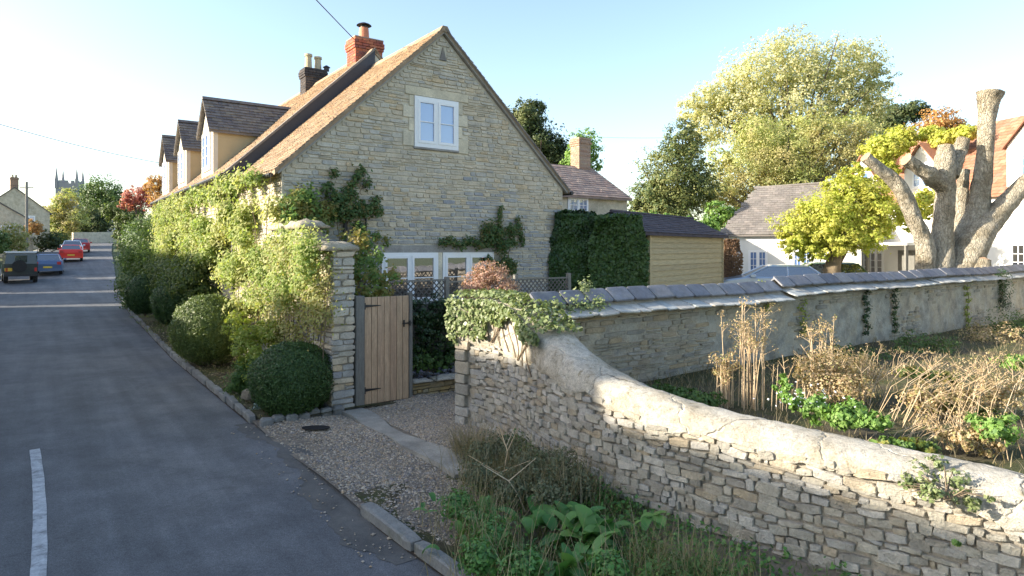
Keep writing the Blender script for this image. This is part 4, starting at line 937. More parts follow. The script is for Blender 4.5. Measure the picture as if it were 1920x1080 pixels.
# fix: viewer side of b1 is local +x (normal -d1 -> local +x when local y = d2)
# timber shed
ds = Vector((.606, .795, 0)); sa = math.atan2(.795, .606)
sh = thing('timber_shed', 'pale horizontally boarded timber shed with dark slate roof behind the coped wall', 'shed', (3.87, 18.0, 0), sa)
MB().box(0.0, 5.95, .03, 2.2, -.2, 2.80).build('wall', M['board'], sh)
z = .35; i = 0
while z < 2.98:
    h = .165; m = MB().prismx([(.03, z), (-.012, z), (.012, z+h-.004), (.03, z+h-.004)], .04, 5.9); m.build('board', M['board'], sh); z += h
MB().box(-.03, .06, -.03, .05, -.1, 2.98).build('corner_post', M['board'], sh); MB().box(5.88, 5.98, -.03, .05, -.1, 2.98).build('corner_post', M['board'], sh)
for a in (0, 1):
    pp = [(-.15, 2.93), (.9, 3.53)] if a == 0 else [(2.3, 2.83), (.9, 3.53)]
    S = math.hypot(pp[1][0]-pp[0][0], pp[1][1]-pp[0][1]); sv_ = (0, (pp[1][0]-pp[0][0])/S, (pp[1][1]-pp[0][1])/S)
    rp = MB().add([(-.6, pp[0][0], pp[0][1]), (6.15, pp[0][0], pp[0][1]), (5.5, pp[1][0], pp[1][1]), (-.6, pp[1][0], pp[1][1]), (-.6, pp[0][0], pp[0][1]-.08), (6.15, pp[0][0], pp[0][1]-.08)], [(0, 1, 2, 3), (4, 5, 1, 0)]).build('roof', M['slate_purple'], sh)
    V, F = tile_sheet((-.6, pp[0][0], pp[0][1]+.005), (1, 0, 0), sv_, 6.7, S, .26, .13, .012, clip=lambda a_, b_: a_ < 6.65-.65*b_/S)
    t = new_obj('slate_courses', npmesh('slate_courses', V, F, M['slate_purple']), rp); t['kind'] = 'stuff'
MB().add([(6.13, -.15, 2.9), (6.13, 2.3, 2.83), (5.5, .9, 3.53)], [(0, 1, 2)]).build('hip', M['slate_purple'], sh)
MB().tube([(-.6, .9, 3.55), (5.5, .9, 3.55)], [.05, .05], 6).build('ridge', M['slate_purple'], sh)
# grey roofed barn at the far end of the drive
bn = thing('barn', 'low cream barn with broad grey slate roof beside the lime green wisteria', 'barn', (15.5, 28.4, 0), math.atan2(.9, .44))
BL = 5.9; MB().box(0, 5.2, 0, BL, -.5, 3.24).build('wall', M['white_wall'], bn)  # white colour stands in for sunlight on the cream barn wall
MB().add([(2.6, .02, 5.45), (0, .02, 3.2), (5.2, .02, 3.2)], [(0, 1, 2)]).build('gable_end', M['cream_wall'], bn)
E = [(-.22, -.1, 3.13), (-.22, BL+.2, 3.13), (2.6, BL-1.3, 5.55), (2.6, -.1, 5.72)]
rf = MB().add(E+[(-.22, -.1, 3.05), (-.22, BL+.2, 3.05), (5.42, -.1, 3.13), (5.42, BL+.2, 3.13)], [(0, 3, 2, 1), (4, 0, 1, 5), (1, 2, 7), (6, 7, 2, 3), (1, 7, 5)]).build('roof', M['slate_grey'], bn)
S = math.hypot(2.82, 2.5); V, F = tile_sheet((-.22, -.1, 3.14), (0, 1, 0), (2.82/S, 0, 2.5/S), BL+.3, S, .26, .17, .012, clip=lambda a, b: a < BL+.22-1.45*b/S)
t = new_obj('slate_courses', npmesh('slate_courses', V, F, M['slate_grey']), rf); t['kind'] = 'stuff'
MB().tube([(2.6, -.1, 5.74), (2.6, BL-1.3, 5.58)], [.07, .07], 6).build('ridge', M['slate_grey'], bn)
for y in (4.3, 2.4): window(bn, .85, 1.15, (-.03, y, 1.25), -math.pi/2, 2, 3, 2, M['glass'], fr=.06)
# white cottage on the right: facade along e1
e1 = Vector((-.212, .977, 0)); wa = math.atan2(e1.y, e1.x)-math.pi/2
wh = thing('white_cottage', 'white cottage with red tile roof and gabled dormers behind the pollarded tree', 'cottage', Vector((18.6, 24, 0))-e1*9, wa)
WY = 18.5; wz = 4.72; WR = 7.9
MB().prism([(0, -.6), (6, -.6), (6, wz), (3, WR), (0, wz)], 0, WY).build('wall', M['white_wall'], wh)
for a in (0, 1): slope_roof(wh, -.25 if a == 0 else 6.25, wz-.18, 3, WR+.08, -.12, WY+.12, M['tile_red'], .3, .2, .014)
for yc, wd, zr_ in ((8.0, 2.0, 7.35), (12.8, 1.9, 7.0), (16.2, 1.7, 6.95)):
    ze_ = zr_-1.05; xr = (zr_-wz)/((WR-wz)/3)+.2
    d = MB().prismx([(yc-wd/2, wz-.4), (yc+wd/2, wz-.4), (yc+wd/2, ze_), (yc, zr_), (yc-wd/2, ze_)], -.05, 1.4).build('dormer', M['white_wall'], wh)
    for sg in (-1, 1):
        ya = yc+sg*(wd/2+.12); za = ze_-.1
        MB().add([(-.22, ya, za), (xr, ya, za), (xr, yc, zr_+.07), (-.22, yc, zr_+.07), (-.22, ya, za-.07), (-.22, yc, zr_)], [(0, 1, 2, 3), (4, 0, 3, 5)]).build('dormer_roof', M['tile_red'], d)
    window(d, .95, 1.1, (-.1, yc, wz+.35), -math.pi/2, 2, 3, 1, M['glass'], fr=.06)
for yc, zc, ww_, hh_, ln in ((8.3, 1.55, 1.2, 1.15, 2), (15.6, 1.15, 1.3, 1.2, 3), (17.4, 1.15, .9, 1.2, 2)): window(wh, ww_, hh_, (-.04, yc, zc), -math.pi/2, ln, 3, 2 if ln == 2 else 1, M['glass_low'], fr=.06)
pc = MB().box(-1.3, 0, 12.3, 14.7, 2.62, 2.75).build('porch', M['white_wall'], wh)
for y in (12.4, 14.55): MB().box(-1.25, -1.13, y, y+.1, .3, 2.62).build('porch_post', M['oldwood'], pc)
MB().box(-.05, 0, 13.2, 14.1, .4, 2.4).build('door', M['oldwood'], wh)
chim(wh, 3, 3.5, 7.4, 9.2, .9, .7, M['brick'], 2, M['pot'])
# row across the road, outside the frame on the left: it shades the lane
row = [(-12.5, 3.5, 7.9, 7.0, 4.3, 6.2), (-12.5, 11.55, 5.3, 7.0, 4.4, 6.58), (-12.5, 17.0, 5.8, 7.0, 3.5, 5.3), (-12.5, 22.95, 13.4, 7.0, 5.0, 7.2), (-12.5, 40.9, 4.4, 7.0, 4.8, 7.1), (-12.5, 49.75, 5.6, 7.0, 4.8, 7.3), (-12.5, 60, 15, 7, 4.8, 7.4)]
for i, (v, u, ly, wx, ez, rz) in enumerate(row):
    t, _ = simple_house('terrace_cottage', ['stone cottage across the road nearest the camera, left outside the photograph', 'stone cottage with broad chimney across the road, left outside the photograph', 'lowest stone cottage across the road, left outside the photograph', 'long tall stone cottage across the road, left outside the photograph', 'small detached stone cottage between gaps across the road, left outside the photograph', 'detached stone cottage with longer roof across the road, left outside the photograph', 'farthest long stone cottage across the road, left outside the photograph'][i], 'cottage', v, u, 0, ANG, wx, ly, ez, rz, M['gable'], M['tile_brown'], tw_=.5, tg_=.35)
    for y in np.arange(1.5, ly-1, 3.0):
        window(t, 1.1, 1.1, (wx+.03, y, 1.0), math.pi/2, 2, 2, 1); window(t, 1.1, 1.0, (wx+.03, y, 3.2), math.pi/2, 2, 2, 1)
    if i == 1: chim(t, wx/2, .55, rz-.6, rz+.42, .8, .95, M['brick_pale'], 0)
    elif i > 2: chim(t, wx/2, ly-.6, rz-.6, rz+1.1, .7, .7, M['brick_pale'], 2)

# distant houses on the left
def far_house(label, px, py_e, Y, wx, ly, ez, rz, rot, wm, rm, nwin=2):
    p = at(px, 465, Y); h0 = float(hill(p.x, p.y))
    t = thing('distant_cottage', label, 'cottage', (p.x, p.y, h0), rot)
    MB().prism([(0, -1), (wx, -1), (wx, ez), (wx/2, rz-.04), (0, ez)], 0, ly).build('wall', wm, t)
    s_ = (rz-ez)/(wx/2)
    for a in (0, 1): slope_roof(t, -.2 if a == 0 else wx+.2, ez-.2*s_+.08, wx/2, rz+.08, -.12, ly+.12, rm, .5, .3, .015)
    for i in range(nwin): window(t, 1.2, 1.2, (wx*.3+i*wx*.4, -.05, ez-1.6), 0, 2, 2, 2)
    window(t, 1.2, 1.2, (wx+.04, 2.5, ez-1.7), math.pi/2, 2, 2, 2); window(t, 1.2, 1.2, (wx+.04, 6, ez-1.7), math.pi/2, 2, 2, 2)
    chim(t, wx/2, .7, rz-.6, rz+1.3, .8, .7, M['brick_pale'], 2)
    return t
far_house('grey gabled stone cottage at the left edge beyond the dark off-roader', -100, 0, 60, 6.5, 8, 3.6, 5.8, ANG+.05, M['cream_wall'], M['tile_stone'])
far_house('tall stone cottage with twin chimneys behind the telegraph pole', -42, 0, 76, 7, 8, 4.6, 7.6, ANG+.1, M['cream_wall'], M['tile_stone'])
far_house('small white cottage glimpsed at the far end of the road', 176, 0, 118, 6, 6, 2.2, 4.2, .3, M['white_wall'], M['tile_red'], 1)

# church tower
p = at(131, 465, 185); ct = thing('church_tower', 'grey church tower with tall corner pinnacles above the distant trees', 'church tower', (p.x, p.y, 5), .3)
M['church'] = m_plain('church_stone_haze_tint', (.27, .27, .28), .9)  # distance haze tinted into the stone colour
MB().box(-2.7, 2.7, -2.7, 2.7, 0, 16.0).build('tower', M['church'], ct)
for sx in (-1, 1):
    for sy in (-1, 1): MB().box(sx*2.5-.35, sx*2.5+.35, sy*2.5-.35, sy*2.5+.35, 14.5, 17.2).cyl((sx*2.5, sy*2.5, 17.2), .42, .03, 3.4, 6).build('pinnacle', M['church'], ct)
for k in range(4):
    m = MB()
    for j in range(3):
        x = -1.5+j*1.5; 
        if k % 2 == 0: m.box(x-.4, x+.4, (2.4 if k else -2.7), (2.7 if k else -2.4), 16, 16.8)
        else: m.box((2.4 if k > 1 else -2.7), (2.7 if k > 1 else -2.4), x-.4, x+.4, 16, 16.8)
    m.build('battlement', M['church'], ct)
MB().box(-.7, .7, -2.76, -2.7, 11, 14).build('belfry_window', M['lead'], ct)

# end wall of the street
def field_wall(label, pts, h, Hm):
    m = MB(); t = thing('boundary_wall', label, 'wall')
    for (a, b) in zip(pts[:-1], pts[1:]):
        a = Vector(a); b = Vector(b); d = (b-a).normalized(); n = Vector((-d.y, d.x))*.2
        z0, z1 = float(hill(a.x, a.y)), float(hill(b.x, b.y))
        m.add([(a.x-n.x, a.y-n.y, z0-.5), (b.x-n.x, b.y-n.y, z1-.5), (b.x+n.x, b.y+n.y, z1-.5), (a.x+n.x, a.y+n.y, z0-.5), (a.x-n.x, a.y-n.y, z0+h), (b.x-n.x, b.y-n.y, z1+h), (b.x+n.x, b.y+n.y, z1+h), (a.x+n.x, a.y+n.y, z0+h)], [(0, 1, 5, 4), (3, 7, 6, 2), (4, 5, 6, 7), (0, 4, 7, 3), (1, 2, 6, 5)])
    m.build('wall_run', Hm, t)
p0 = at(136, 465, 98); p1 = at(215, 465, 104); field_wall('low buff stone wall across the far end of the road', [(p0.x, p0.y), (p1.x, p1.y), (p1.x+16, p1.y+4)], 1.7, M['cream_wall'])

# ------------------------------------------------------------------ vegetation
def bush(label, cx, cy, cz, r, mat, n, size, seed, name='round_bush', cat='bush', sz=1.0, sx=1.0, core=None, rough=.075, group=None, flat=0):
    rg = np.random.default_rng(seed); d = sph(n, rg); d[:, 2] = np.where(d[:, 2] < -.96, -d[:, 2], d[:, 2])
    bm_ = 1+noise2(d[:, 0]*3.0+d[:, 2]*2, d[:, 1]*3.0+d[:, 2], 1.3, seed)*rough+noise2(d[:, 0]*9, d[:, 1]*9+d[:, 2]*7, 1.3, seed+1)*rough*.6
    if flat: d = np.sign(d)*np.abs(d)**(1-flat); 
    rr = r*bm_*(1-np.abs(rg.normal(size=n))*.07); st_ = rg.uniform(size=n) < .03; rr = np.where(st_, r*bm_*rg.uniform(1.0, 1.07, n), rr)
    P = np.c_[d[:, 0]*rr*sx, d[:, 1]*rr*sx, d[:, 2]*rr*sz]
    t = thing(name, label, cat, (cx, cy, max(cz-r*sz, 0)), 0, group); off = np.array([0, 0, min(r*sz, cz)])
    new_obj('foliage', leafmesh('foliage', P+off, d+rg.normal(size=(n, 3))*.45, size, mat, seed=seed), t)
    s_ = []
    for k in range(7):
        a = k*.9+seed; q = r*.7; s_.append(([(0, 0, -.05), (.1*q*math.cos(a), .1*q*math.sin(a), off[2]*.5), (.6*q*math.cos(a), .6*q*math.sin(a), off[2]+.25*q)], [.035*r+.01, .025*r, .008]))
    V, F = tubes(s_, 6); new_obj('stem', npmesh('stem', V, F, M['bark_dark']), t)
    # dense inner twiggery
    n2 = n//5; d2 = sph(n2, rg); P2 = np.c_[d2[:, 0]*sx, d2[:, 1]*sx, d2[:, 2]*sz]*r*rg.uniform(.78, .88, (n2, 1)); new_obj('inner_foliage', leafmesh('inner_foliage', P2+off, d2+rg.normal(size=(n2, 3))*.2, size*2.6, mat, seed=seed+5), t)
    return t
def bushpx(label, px, py, Y, rpx, mat, n, size, seed, **k):
    p = at(px, py, Y); return bush(label, p.x, p.y, p.z, rpx/1200*Y, mat, n, size, seed, **k)
bushpx('tightly clipped round box bush in shade beside the gate pillar', 548, 712, 9.55, 78, M['box'], 26000, .030, 1, sz=.93)
bushpx('clipped round bush with golden sunlit top halfway along the bed', 394, 618, 13.4, 68, M['box_sun_tint'], 26000, .036, 2, sz=.97)
bushpx('dark round bush behind the golden topped one', 335, 566, 17.3, 48, M['box'], 16000, .045, 3)
bushpx('darkest small round bush farthest from the gate', 272, 552, 20.5, 33, M['box'], 12000, .045, 4, sz=1.15)
# hedges along the cottage
def blobveg(name, label, cat, blobs, n, size, mat, seed, base, trunk=None, group=None, cl=.2, up=.35, shell=(.45, 1.0), per=26, bark=None, jag=.12, limbs=10, part='foliage'):
    P, Nn, cen, B = crown(blobs, n, seed, cl, per, up, shell, jag=jag); t = thing(name, label, cat, base, 0, group); b = np.array(list(base))
    new_obj(part, leafmesh(part, P-b, Nn, size, mat, seed=seed), t)
    if trunk:
        rg = np.random.default_rng(seed); top = B[:, :3].mean(0)-b; r0 = trunk
        L = [([(0, 0, -.3), (0, 0, top[2]*.35), tuple(top*np.array([.5, .5, .75]))], [r0*1.2, r0, r0*.6])]
        new_obj('trunk', npmesh('trunk', *tubes(L, 10, .06, seed), bark or M['bark_dark'], True), t)
        L = []
        for k in range(limbs):
            c = cen[rg.integers(len(cen))]-b; h = top[2]*rg.uniform(.3, .65); s0 = np.array([top[0]*.3, top[1]*.3, h]); m_ = (s0+c)/2+np.array([0, 0, .08*np.linalg.norm(c-s0)])
            L.append(([tuple(s0), tuple(m_), tuple(c)], [r0*.4, r0*.22, r0*.05]))
        new_obj('limb', npmesh('limb', *tubes(L, 6, .05, seed), bark or M['bark_dark'], True), t)
    return t
def bl(px, py, rpx, Y, k=1.0): p = at(px, py, Y); return (p.x, p.y, p.z, rpx/1200*Y, rpx/1200*Y*k)
def uvb(v, u, z, r, k=1.0): p = W(v, u, z); return (p.x, p.y, p.z, r, r*k)
blobveg('hedge', 'low dark leafy hedge behind the round bushes against the cottage wall', 'hedge', [uvb(3.2, 18+i*1.0, 1.55+.1*math.sin(i*2), .62, 1.2) for i in range(8)], 22000, .075, M['midtree'], 11, W(3.2, 21, 0), shell=(.6, 1))
blobveg('hedge', 'tall rounded hedge bulging over the road beyond the cottage', 'hedge', [uvb(3.3, 27.5, 2.3, 1.1, 1.2), uvb(3.5, 29, 2.4, 1.2, 1.25), uvb(3.8, 31, 2.3, 1.3, 1.2), uvb(3.2, 27.5, 1.0, 1.0, 1.1), uvb(3.5, 30.5, 1.0, 1.2, 1.0), uvb(4.2, 33.5, 2.1, 1.3, 1.2), uvb(4.6, 36.5, 2.0, 1.3, 1.2), uvb(5.1, 40, 2.0, 1.4, 1.2)], 42000, .085, M['softgreen'], 12, W(3.6, 31, 0), shell=(.75, 1), cl=.15, jag=.04)
# climber mass on the facade
rg = np.random.default_rng(33)
def climber(name, label, cat, spots, n, size, mat, seed, base, stems=None, nrm=None, stem_r=.012, part='foliage', spread=.6):
    """spots: (x,y,z,r) world balls of loose leaves, stems joining them"""
    r = np.random.default_rng(seed); B = np.array(spots, float); wt = B[:, 3]**2; bi = r.choice(len(B), n, p=wt/wt.sum())
    d = r.normal(size=(n, 3)); P = B[bi, :3]+d*B[bi, 3:4]*spread*.8
    nv = np.array(nrm if nrm is not None else (-.6, -.6, .4)); Nn = nv+d*.3+r.normal(size=(n, 3))*.5+np.array([0, 0, .2])
    t = thing(name, label, cat, base); b = np.array(list(base))
    new_obj(part, leafmesh(part, P-b, Nn, size, mat, seed=seed), t)
    if stems: V, F = tubes([([tuple(np.array(list(q))-b) for q in s], list(np.linspace(stem_r, stem_r*.4, len(s)))) for s in stems], 5); new_obj('stem', npmesh('stem', V, F, M['stem']), t)
    return t
sp_ = []
for i in range(88):
    u = rg.uniform(11.2, 27.0); z = (rg.uniform(1.2, 3.75) if u < 16 else rg.uniform(2.1, 3.8)) if u > 12.5 else rg.uniform(1.5, 2.8); p = W(3.66-rg.uniform(.05, .42)*(1 if u > 13 else .5), u, z); sp_.append((p.x, p.y, p.z, rg.uniform(.17, .36)))
for i in range(16): u = 13+i*.85; p = W(3.3, u, 3.85+rg.uniform(-.15, .2)); sp_.append((p.x, p.y, p.z, .22))
stm = [[W(3.6, u, .1), W(3.5+rg.uniform(-.1, .1), u+rg.uniform(-.4, .4), 1.5), W(3.4, u+rg.uniform(-1, 1), 3), W(3.3, u+rg.uniform(-1, 1), 3.9)] for u in np.linspace(12.5, 26, 14)]
climber('climbing_shrub', 'billowing light green climber covering the sunny street wall of the cottage up to its eaves', 'climber', sp_, 46000, .085, M['climb'], 34, W(3.6, 18, 0), stm, spread=.62)
sp_ = []
for i in range(60): u = rg.uniform(9.3, 12.4); z = rg.uniform(.9, 2.5); p = W(3.44-rg.uniform(0, .16), u, z); sp_.append((p.x, p.y, p.z, rg.uniform(.10, .26)))
for _ in range(10): p = W(3.46+rg.uniform(-.1, .08), 9.25+rg.uniform(-.05, .2), rg.uniform(1.2, 2.5)); sp_.append((p.x, p.y, p.z, .1))
stm = [[W(3.4, u, .1), W(3.38+rg.uniform(-.1, .05), u+rg.uniform(-.3, .3), 1.0), W(3.42, u+rg.uniform(-.5, .5), 2.3)] for u in np.linspace(9.5, 12.3, 12)]
climber('climbing_rose', 'sparse pale leaved climber on the sunlit garden wall left of the gate pillar', 'climber', sp_, 8000, .055, M['climb_dry'], 35, W(3.4, 11, 0), stm, spread=.8)
sp_ = [(*W(3.38-rg.uniform(0, .25), rg.uniform(9.5, 12.6), rg.uniform(1.6, 2.75)), rg.uniform(.1, .25)) for _ in range(34)]
climber('climbing_shrub', 'green leafy climber over the top of the garden wall by the capstones', 'climber', sp_, 7000, .06, M['climb'], 36, W(3.4, 11, 0), [[W(3.4, 10+i*.5, .1), W(3.4, 10.1+i*.5, 1.4), W(3.35, 9.9+i*.5, 2.6)] for i in range(5)], spread=.62)
# golden ground shrub between the two round bushes
blobveg('golden_shrub', 'bright yellow green low shrub sprawling between the two nearest round bushes', 'shrub', [uvb(2.95, 11.2+.3*i, .42+.22*i*.6, .30) for i in range(6)]+[uvb(3.3, 11.5+.3*i, 1.0, .28) for i in range(4)], 7000, .055, M['gold'], 37, W(3, 11.8, .1), shell=(.3, 1))
blobveg('low_shrub', 'small shaded green shrub at the foot of the yellow green one', 'shrub', [uvb(2.72, 11.35, .28, .27), uvb(2.85, 11.65, .3, .25)], 4500, .04, M['fern'], 38, W(2.75, 11.4, .08), shell=(.3, 1))
blobveg('silver_plant', 'small silvery blue plant on the bed edge beside the boulder', 'plant', [uvb(2.72, 10.05, .16, .17, .7), uvb(2.85, 9.85, .14, .13, .7)], 1500, .045, M['silver'], 39, W(2.75, 10.0, .07), shell=(.2, 1))
# litter and weeds on the bed
n = 2600; v = rg.uniform(2.45, 3.5, n); u = rg.uniform(9.4, 24, n); Pp = np.c_[-0.5914*u+.8064*v, .8064*u+.5914*v, np.full(n, .12)]
o = new_obj('leaf_litter', leafmesh('leaf_litter', Pp, np.tile([0, 0, 1.0], (n, 1))+rg.normal(size=(n, 3))*.4, .045, M['drygrass'])); tag(o, 'dead leaves and weeds scattered on the planted bed', None, None, 'stuff')
n = 5000; v = rg.uniform(2.42, 3.3, n); u = rg.uniform(9.6, 26, n); ok = noise2(v*2, u*1.2, 1.5, 61) > .05; v, u = v[ok], u[ok]; n = len(v); Pp = np.c_[-0.5914*u+.8064*v, .8064*u+.5914*v, np.full(n, .08)]
tag(blades(Pp, rg.uniform(0, 6.28, n), rg.uniform(.05, .12, n), .008, M['grass'], 'bed_grass', 2, .5, .8, taper='grass'), 'thin moss and grass tufts on the planted bed', None, None, 'stuff')

# vine on the gable corner
def gx(x, z, off=.12): p = W(V0+x, U0-off, z); return p      # point before the gable
def gspots(l): return [(*gx(x, z, o), r) for x, z, r, o in l]
climber('vine', 'bright leafy vine bunched at the left corner of the gable above the capstone', 'climber', gspots([(.2, 3.35, .22, .2), (.4, 3.5, .2, .22), (.55, 3.25, .2, .25), (.3, 3.05, .2, .3), (.65, 3.0, .18, .3), (.1, 3.15, .2, .3), (.8, 3.25, .16, .2)]), 2300, .085, M['vine'], 41, gx(.4, 0), [[gx(.3, .2), gx(.35, 2), gx(.4, 3.4)]], nrm=(.2, -.8, .4), spread=.65)
L_ = [(.9+.08*i, 3.1+.12*i+.03*math.sin(i), .10, .15) for i in range(9)]+[(1.1+.1*i, 3.3+.06*math.sin(i*2), .12, .18) for i in range(9)]+[(1.0, 3.5, .16, .2), (1.2, 3.2, .18, .2), (.85, 3.7, .12, .15), (1.35, 3.55, .12, .15), (1.9, 3.5, .1, .15), (1.7, 3.85, .1, .12), (1.0, 4.0, .08, .1), (1.55, 4.05, .08, .1), (1.5, 2.95, .12, .2)]
climber('wall_shrub', 'dark green sprays of a fan trained shrub on the gable below the window', 'climber', gspots(L_), 2600, .075, M['vine_dark'], 42, gx(1.2, 0), [[gx(1.2, .2), gx(1.15, 2.4), gx(1.0, 3.3), gx(.9, 4.1)], [gx(1.15, 2.4), gx(1.4, 3.2), gx(1.9, 3.5)], [gx(1.2, 2.8), gx(1.5, 3.6), gx(1.75, 4.0)]], nrm=(.4, -.8, .4), spread=.7)
L_ = [(1.0+rg.uniform(-.35, .5), rg.uniform(1.5, 2.9), rg.uniform(.1, .2), rg.uniform(.5, 1.8)) for _ in range(20)]+[(.62+rg.uniform(-.2, .35), rg.uniform(1.75, 2.45), rg.uniform(.09, .17), rg.uniform(2.2, 2.95)) for _ in range(12)]+[(1.9, 2.75, .12, .1), (2.15, 2.65, .1, .1), (1.6, 2.8, .12, .15)]
climber('climbing_rose', 'tall leafy rose rising behind the gate top beside the left ground floor window', 'climber', gspots(L_), 3600, .07, M['vine'], 43, gx(1.1, 0, 1), [[gx(1.1, 0.1, 1), gx(1.15, 1.6, 1), gx(1.3, 2.8, .6)]], nrm=(.2, -.8, .4), spread=.65)
L_ = [(3.5+.16*i, 2.62+.05*math.sin(i*1.7), .1, .12) for i in range(13)]+[(4.7+rg.uniform(-.1, 1.0), rg.uniform(1.9, 3.0), rg.uniform(.08, .18), .15) for _ in range(20)]+[(5.0+.02*i, 2.9+.11*i, .07, .1) for i in range(6)]+[(5.75-.03*i, 2.6+.12*i, .07, .1) for i in range(6)]
climber('vine', 'trained vine running above the right ground floor window and up the gable', 'climber', gspots(L_), 4400, .065, M['vine_dark'], 44, gx(5, 0), [[gx(5.3, .2), gx(5.2, 2.2), gx(4.6, 2.65), gx(3.5, 2.65)], [gx(5.2, 2.2), gx(5.05, 3.5)], [gx(5.25, 2.2), gx(5.6, 3.3)]], nrm=(.3, -.8, .4), spread=.7)
# shrubs behind the gate
blobveg('evergreen_shrub', 'dark dense shrub climbing the trellis behind the gate', 'shrub', [uvb(4.8+.35*i, 10.1-.02*i, .55+.4*j, .32) for i in range(6) for j in range(3)], 15000, .05, M['laurel'], 45, W(5.3, 10.1, .1), shell=(.4, 1))
blobveg('low_shrub', 'mid green leafy plants above the lavender behind the low wall', 'plant', [uvb(5.1+.3*i, 9.92, .5+.05*math.sin(i*2), .2) for i in range(7)], 4200, .055, M['fern'], 46, W(5.6, 9.9, .2), shell=(.3, 1))
blobveg('lavender', 'grey blue lavender spilling over the low yellowish stone wall', 'plant', [uvb(5.0+.22*i, 9.8, .32+.03*math.sin(i*2), .13) for i in range(10)], 4200, .035, M['lav'], 47, W(5.6, 9.8, .2), shell=(.3, 1))
p_ = at(915, 560, 10.4); blobveg('hydrangea', 'rounded hydrangea of faded pinkish brown flower heads behind the ivy', 'shrub', [bl(900, 530, 32, 10.4), bl(935, 528, 32, 10.4), bl(915, 512, 26, 10.4), bl(890, 548, 30, 10.4), bl(945, 550, 30, 10.4)], 6500, .036, M['hydr'], 48, (p_.x, p_.y, .2), shell=(.4, 1.02), per=14, cl=.22, jag=.10)
# ivy clad block hedge
def boxhedge(label, px0, px1, py, Y, depth, zt, n, size, mat, seed, name='hedge', bulge=.2):
    r = np.random.default_rng(seed); x0, x1 = (px0-960)/1200*Y, (px1-960)/1200*Y; n1 = n
    f = r.choice(4, n1, p=[.5, .16, .2, .14]); a = r.uniform(0, 1, n1); b = r.uniform(0, 1, n1); P = np.zeros((n1, 3)); Nn = np.zeros((n1, 3))
    P[:, 0] = x0+(x1-x0)*a; P[:, 1] = Y; P[:, 2] = zt*b; Nn[:, 1] = -1
    m = f == 1; P[m, 1] = Y+depth*b[m]; P[m, 2] = zt; Nn[m] = (0, 0, 1)
    m = f == 2; P[m, 0] = x0; P[m, 1] = Y+depth*a[m]; Nn[m] = (-1, 0, 0)
    m = f == 3; P[m, 0] = x1; P[m, 1] = Y+depth*a[m]; Nn[m] = (1, 0, 0)
    bu = noise2(P[:, 0]*2.2+P[:, 1], P[:, 2]*2.2+P[:, 1], 1.2, seed)*bulge; c = np.array([(x0+x1)/2, Y+depth/2, zt*.5]); dv = P-c
    cut = np.clip((np.abs(dv[:, 0])/((x1-x0)/2)-.75)/.25, 0, 1)*np.clip((P[:, 2]/zt-.8)/.2, 0, 1)
    P -= np.sign(dv)*np.array([1, 0, 1])*(cut*.22)[:, None]
    P += Nn*bu[:, None]-Nn*np.abs(r.normal(size=(n1, 1)))*.09
    t = thing(name, label, 'hedge', (c[0], c[1], 0)); Nn = Nn+r.normal(size=(n1, 3))*.5+np.array([0, 0, .25])
    new_obj('foliage', leafmesh('foliage', P-np.array([c[0], c[1], 0]), Nn, size, mat, seed=seed), t)
    MB().box(x0+.3-c[0], x1-.3-c[0], Y+.3-c[1], Y+depth-.3-c[1], 0, zt-.3).build('inner_twigs', M['bark_dark'], t)
    return t
boxhedge('big square clipped hedge of dark glossy leaves beside the timber shed', 1030, 1128, 0, 16.2, 1.7, 3.36, 26000, .085, M['laurel'], 51)
boxhedge('lighter leaved clipped hedge block touching the boarded shed wall', 1104, 1216, 0, 15.9, 1.9, 3.30, 26000, .10, M['laurel'], 52, bulge=.16).children[0].data.materials[0] = m_leaf('mid_hedge_leaf', [(.03, .065, .018), (.05, .10, .025), (.075, .13, .035), (.035, .07, .02)], .2, .4)
boxhedge('narrow brown beech hedge between shed and barn', 1356, 1392, 0, 24.5, 2, 2.85, 8000, .08, M['beech'], 53)

# ivy on the wall end
def wall_surface(n, s0, s1, zr, seed, top=.4):
    r = np.random.default_rng(seed); P = []; Nn = []
    while len(P) < n:
        s = r.uniform(s0, s1); x, y, zt, tx, ty = wp(max(s, 0.0)); nx, ny = ty, -tx
        if nx*(-.77)+ny*(-.64) < 0: nx, ny = -nx, -ny
        if r.uniform() < top: o = r.uniform(-.3, .3); z = zt+.03+r.uniform(0, .10)*(1-abs(o)*2); nn = (nx*o*2, ny*o*2, 1)
        else:
            o = .31+r.uniform(0, .07); z = zt-r.uniform(0, 1)**1.2*zr(s); nn = (nx, ny, .3)
        if noise2(np.array(s*5), np.array(z*5), 1.4, 71) < (-.15 if s < .8 else .12) and z < zt-.1: continue
        P.append((x+nx*o+tx*min(s, 0), y+ny*o+ty*min(s, 0), z)); Nn.append(nn)
    return np.array(P), np.array(Nn)
P, Nn = wall_surface(3900, -.12, 2.3, lambda s: (.60 if s < .75 else max(.12, .52-.26*s))+.08*math.sin(s*7), 72)
t = thing('ivy', 'pale variegated ivy tumbling over the high end of the rubble wall', 'ivy', (0, 0, 0)); r = np.random.default_rng(73)
new_obj('foliage', leafmesh('foliage', P, Nn+r.normal(size=P.shape)*.5, .062, M['ivy'], .8), t)
stl = []
for i in range(16):
    s = .1+i*.13; pts = []
    for k in range(5):
        x, y, zt, tx, ty = wp(s+.15*math.sin(k+i)); nx, ny = ty, -tx
        if nx*(-.77)+ny*(-.64) < 0: nx, ny = -nx, -ny
        pts.append((x+nx*.28, y+ny*.28, zt-.05-.13*k))
    stl.append((pts, [.008]*5))
new_obj('stem', npmesh('stem', *tubes(stl, 5), M['stem']), t)
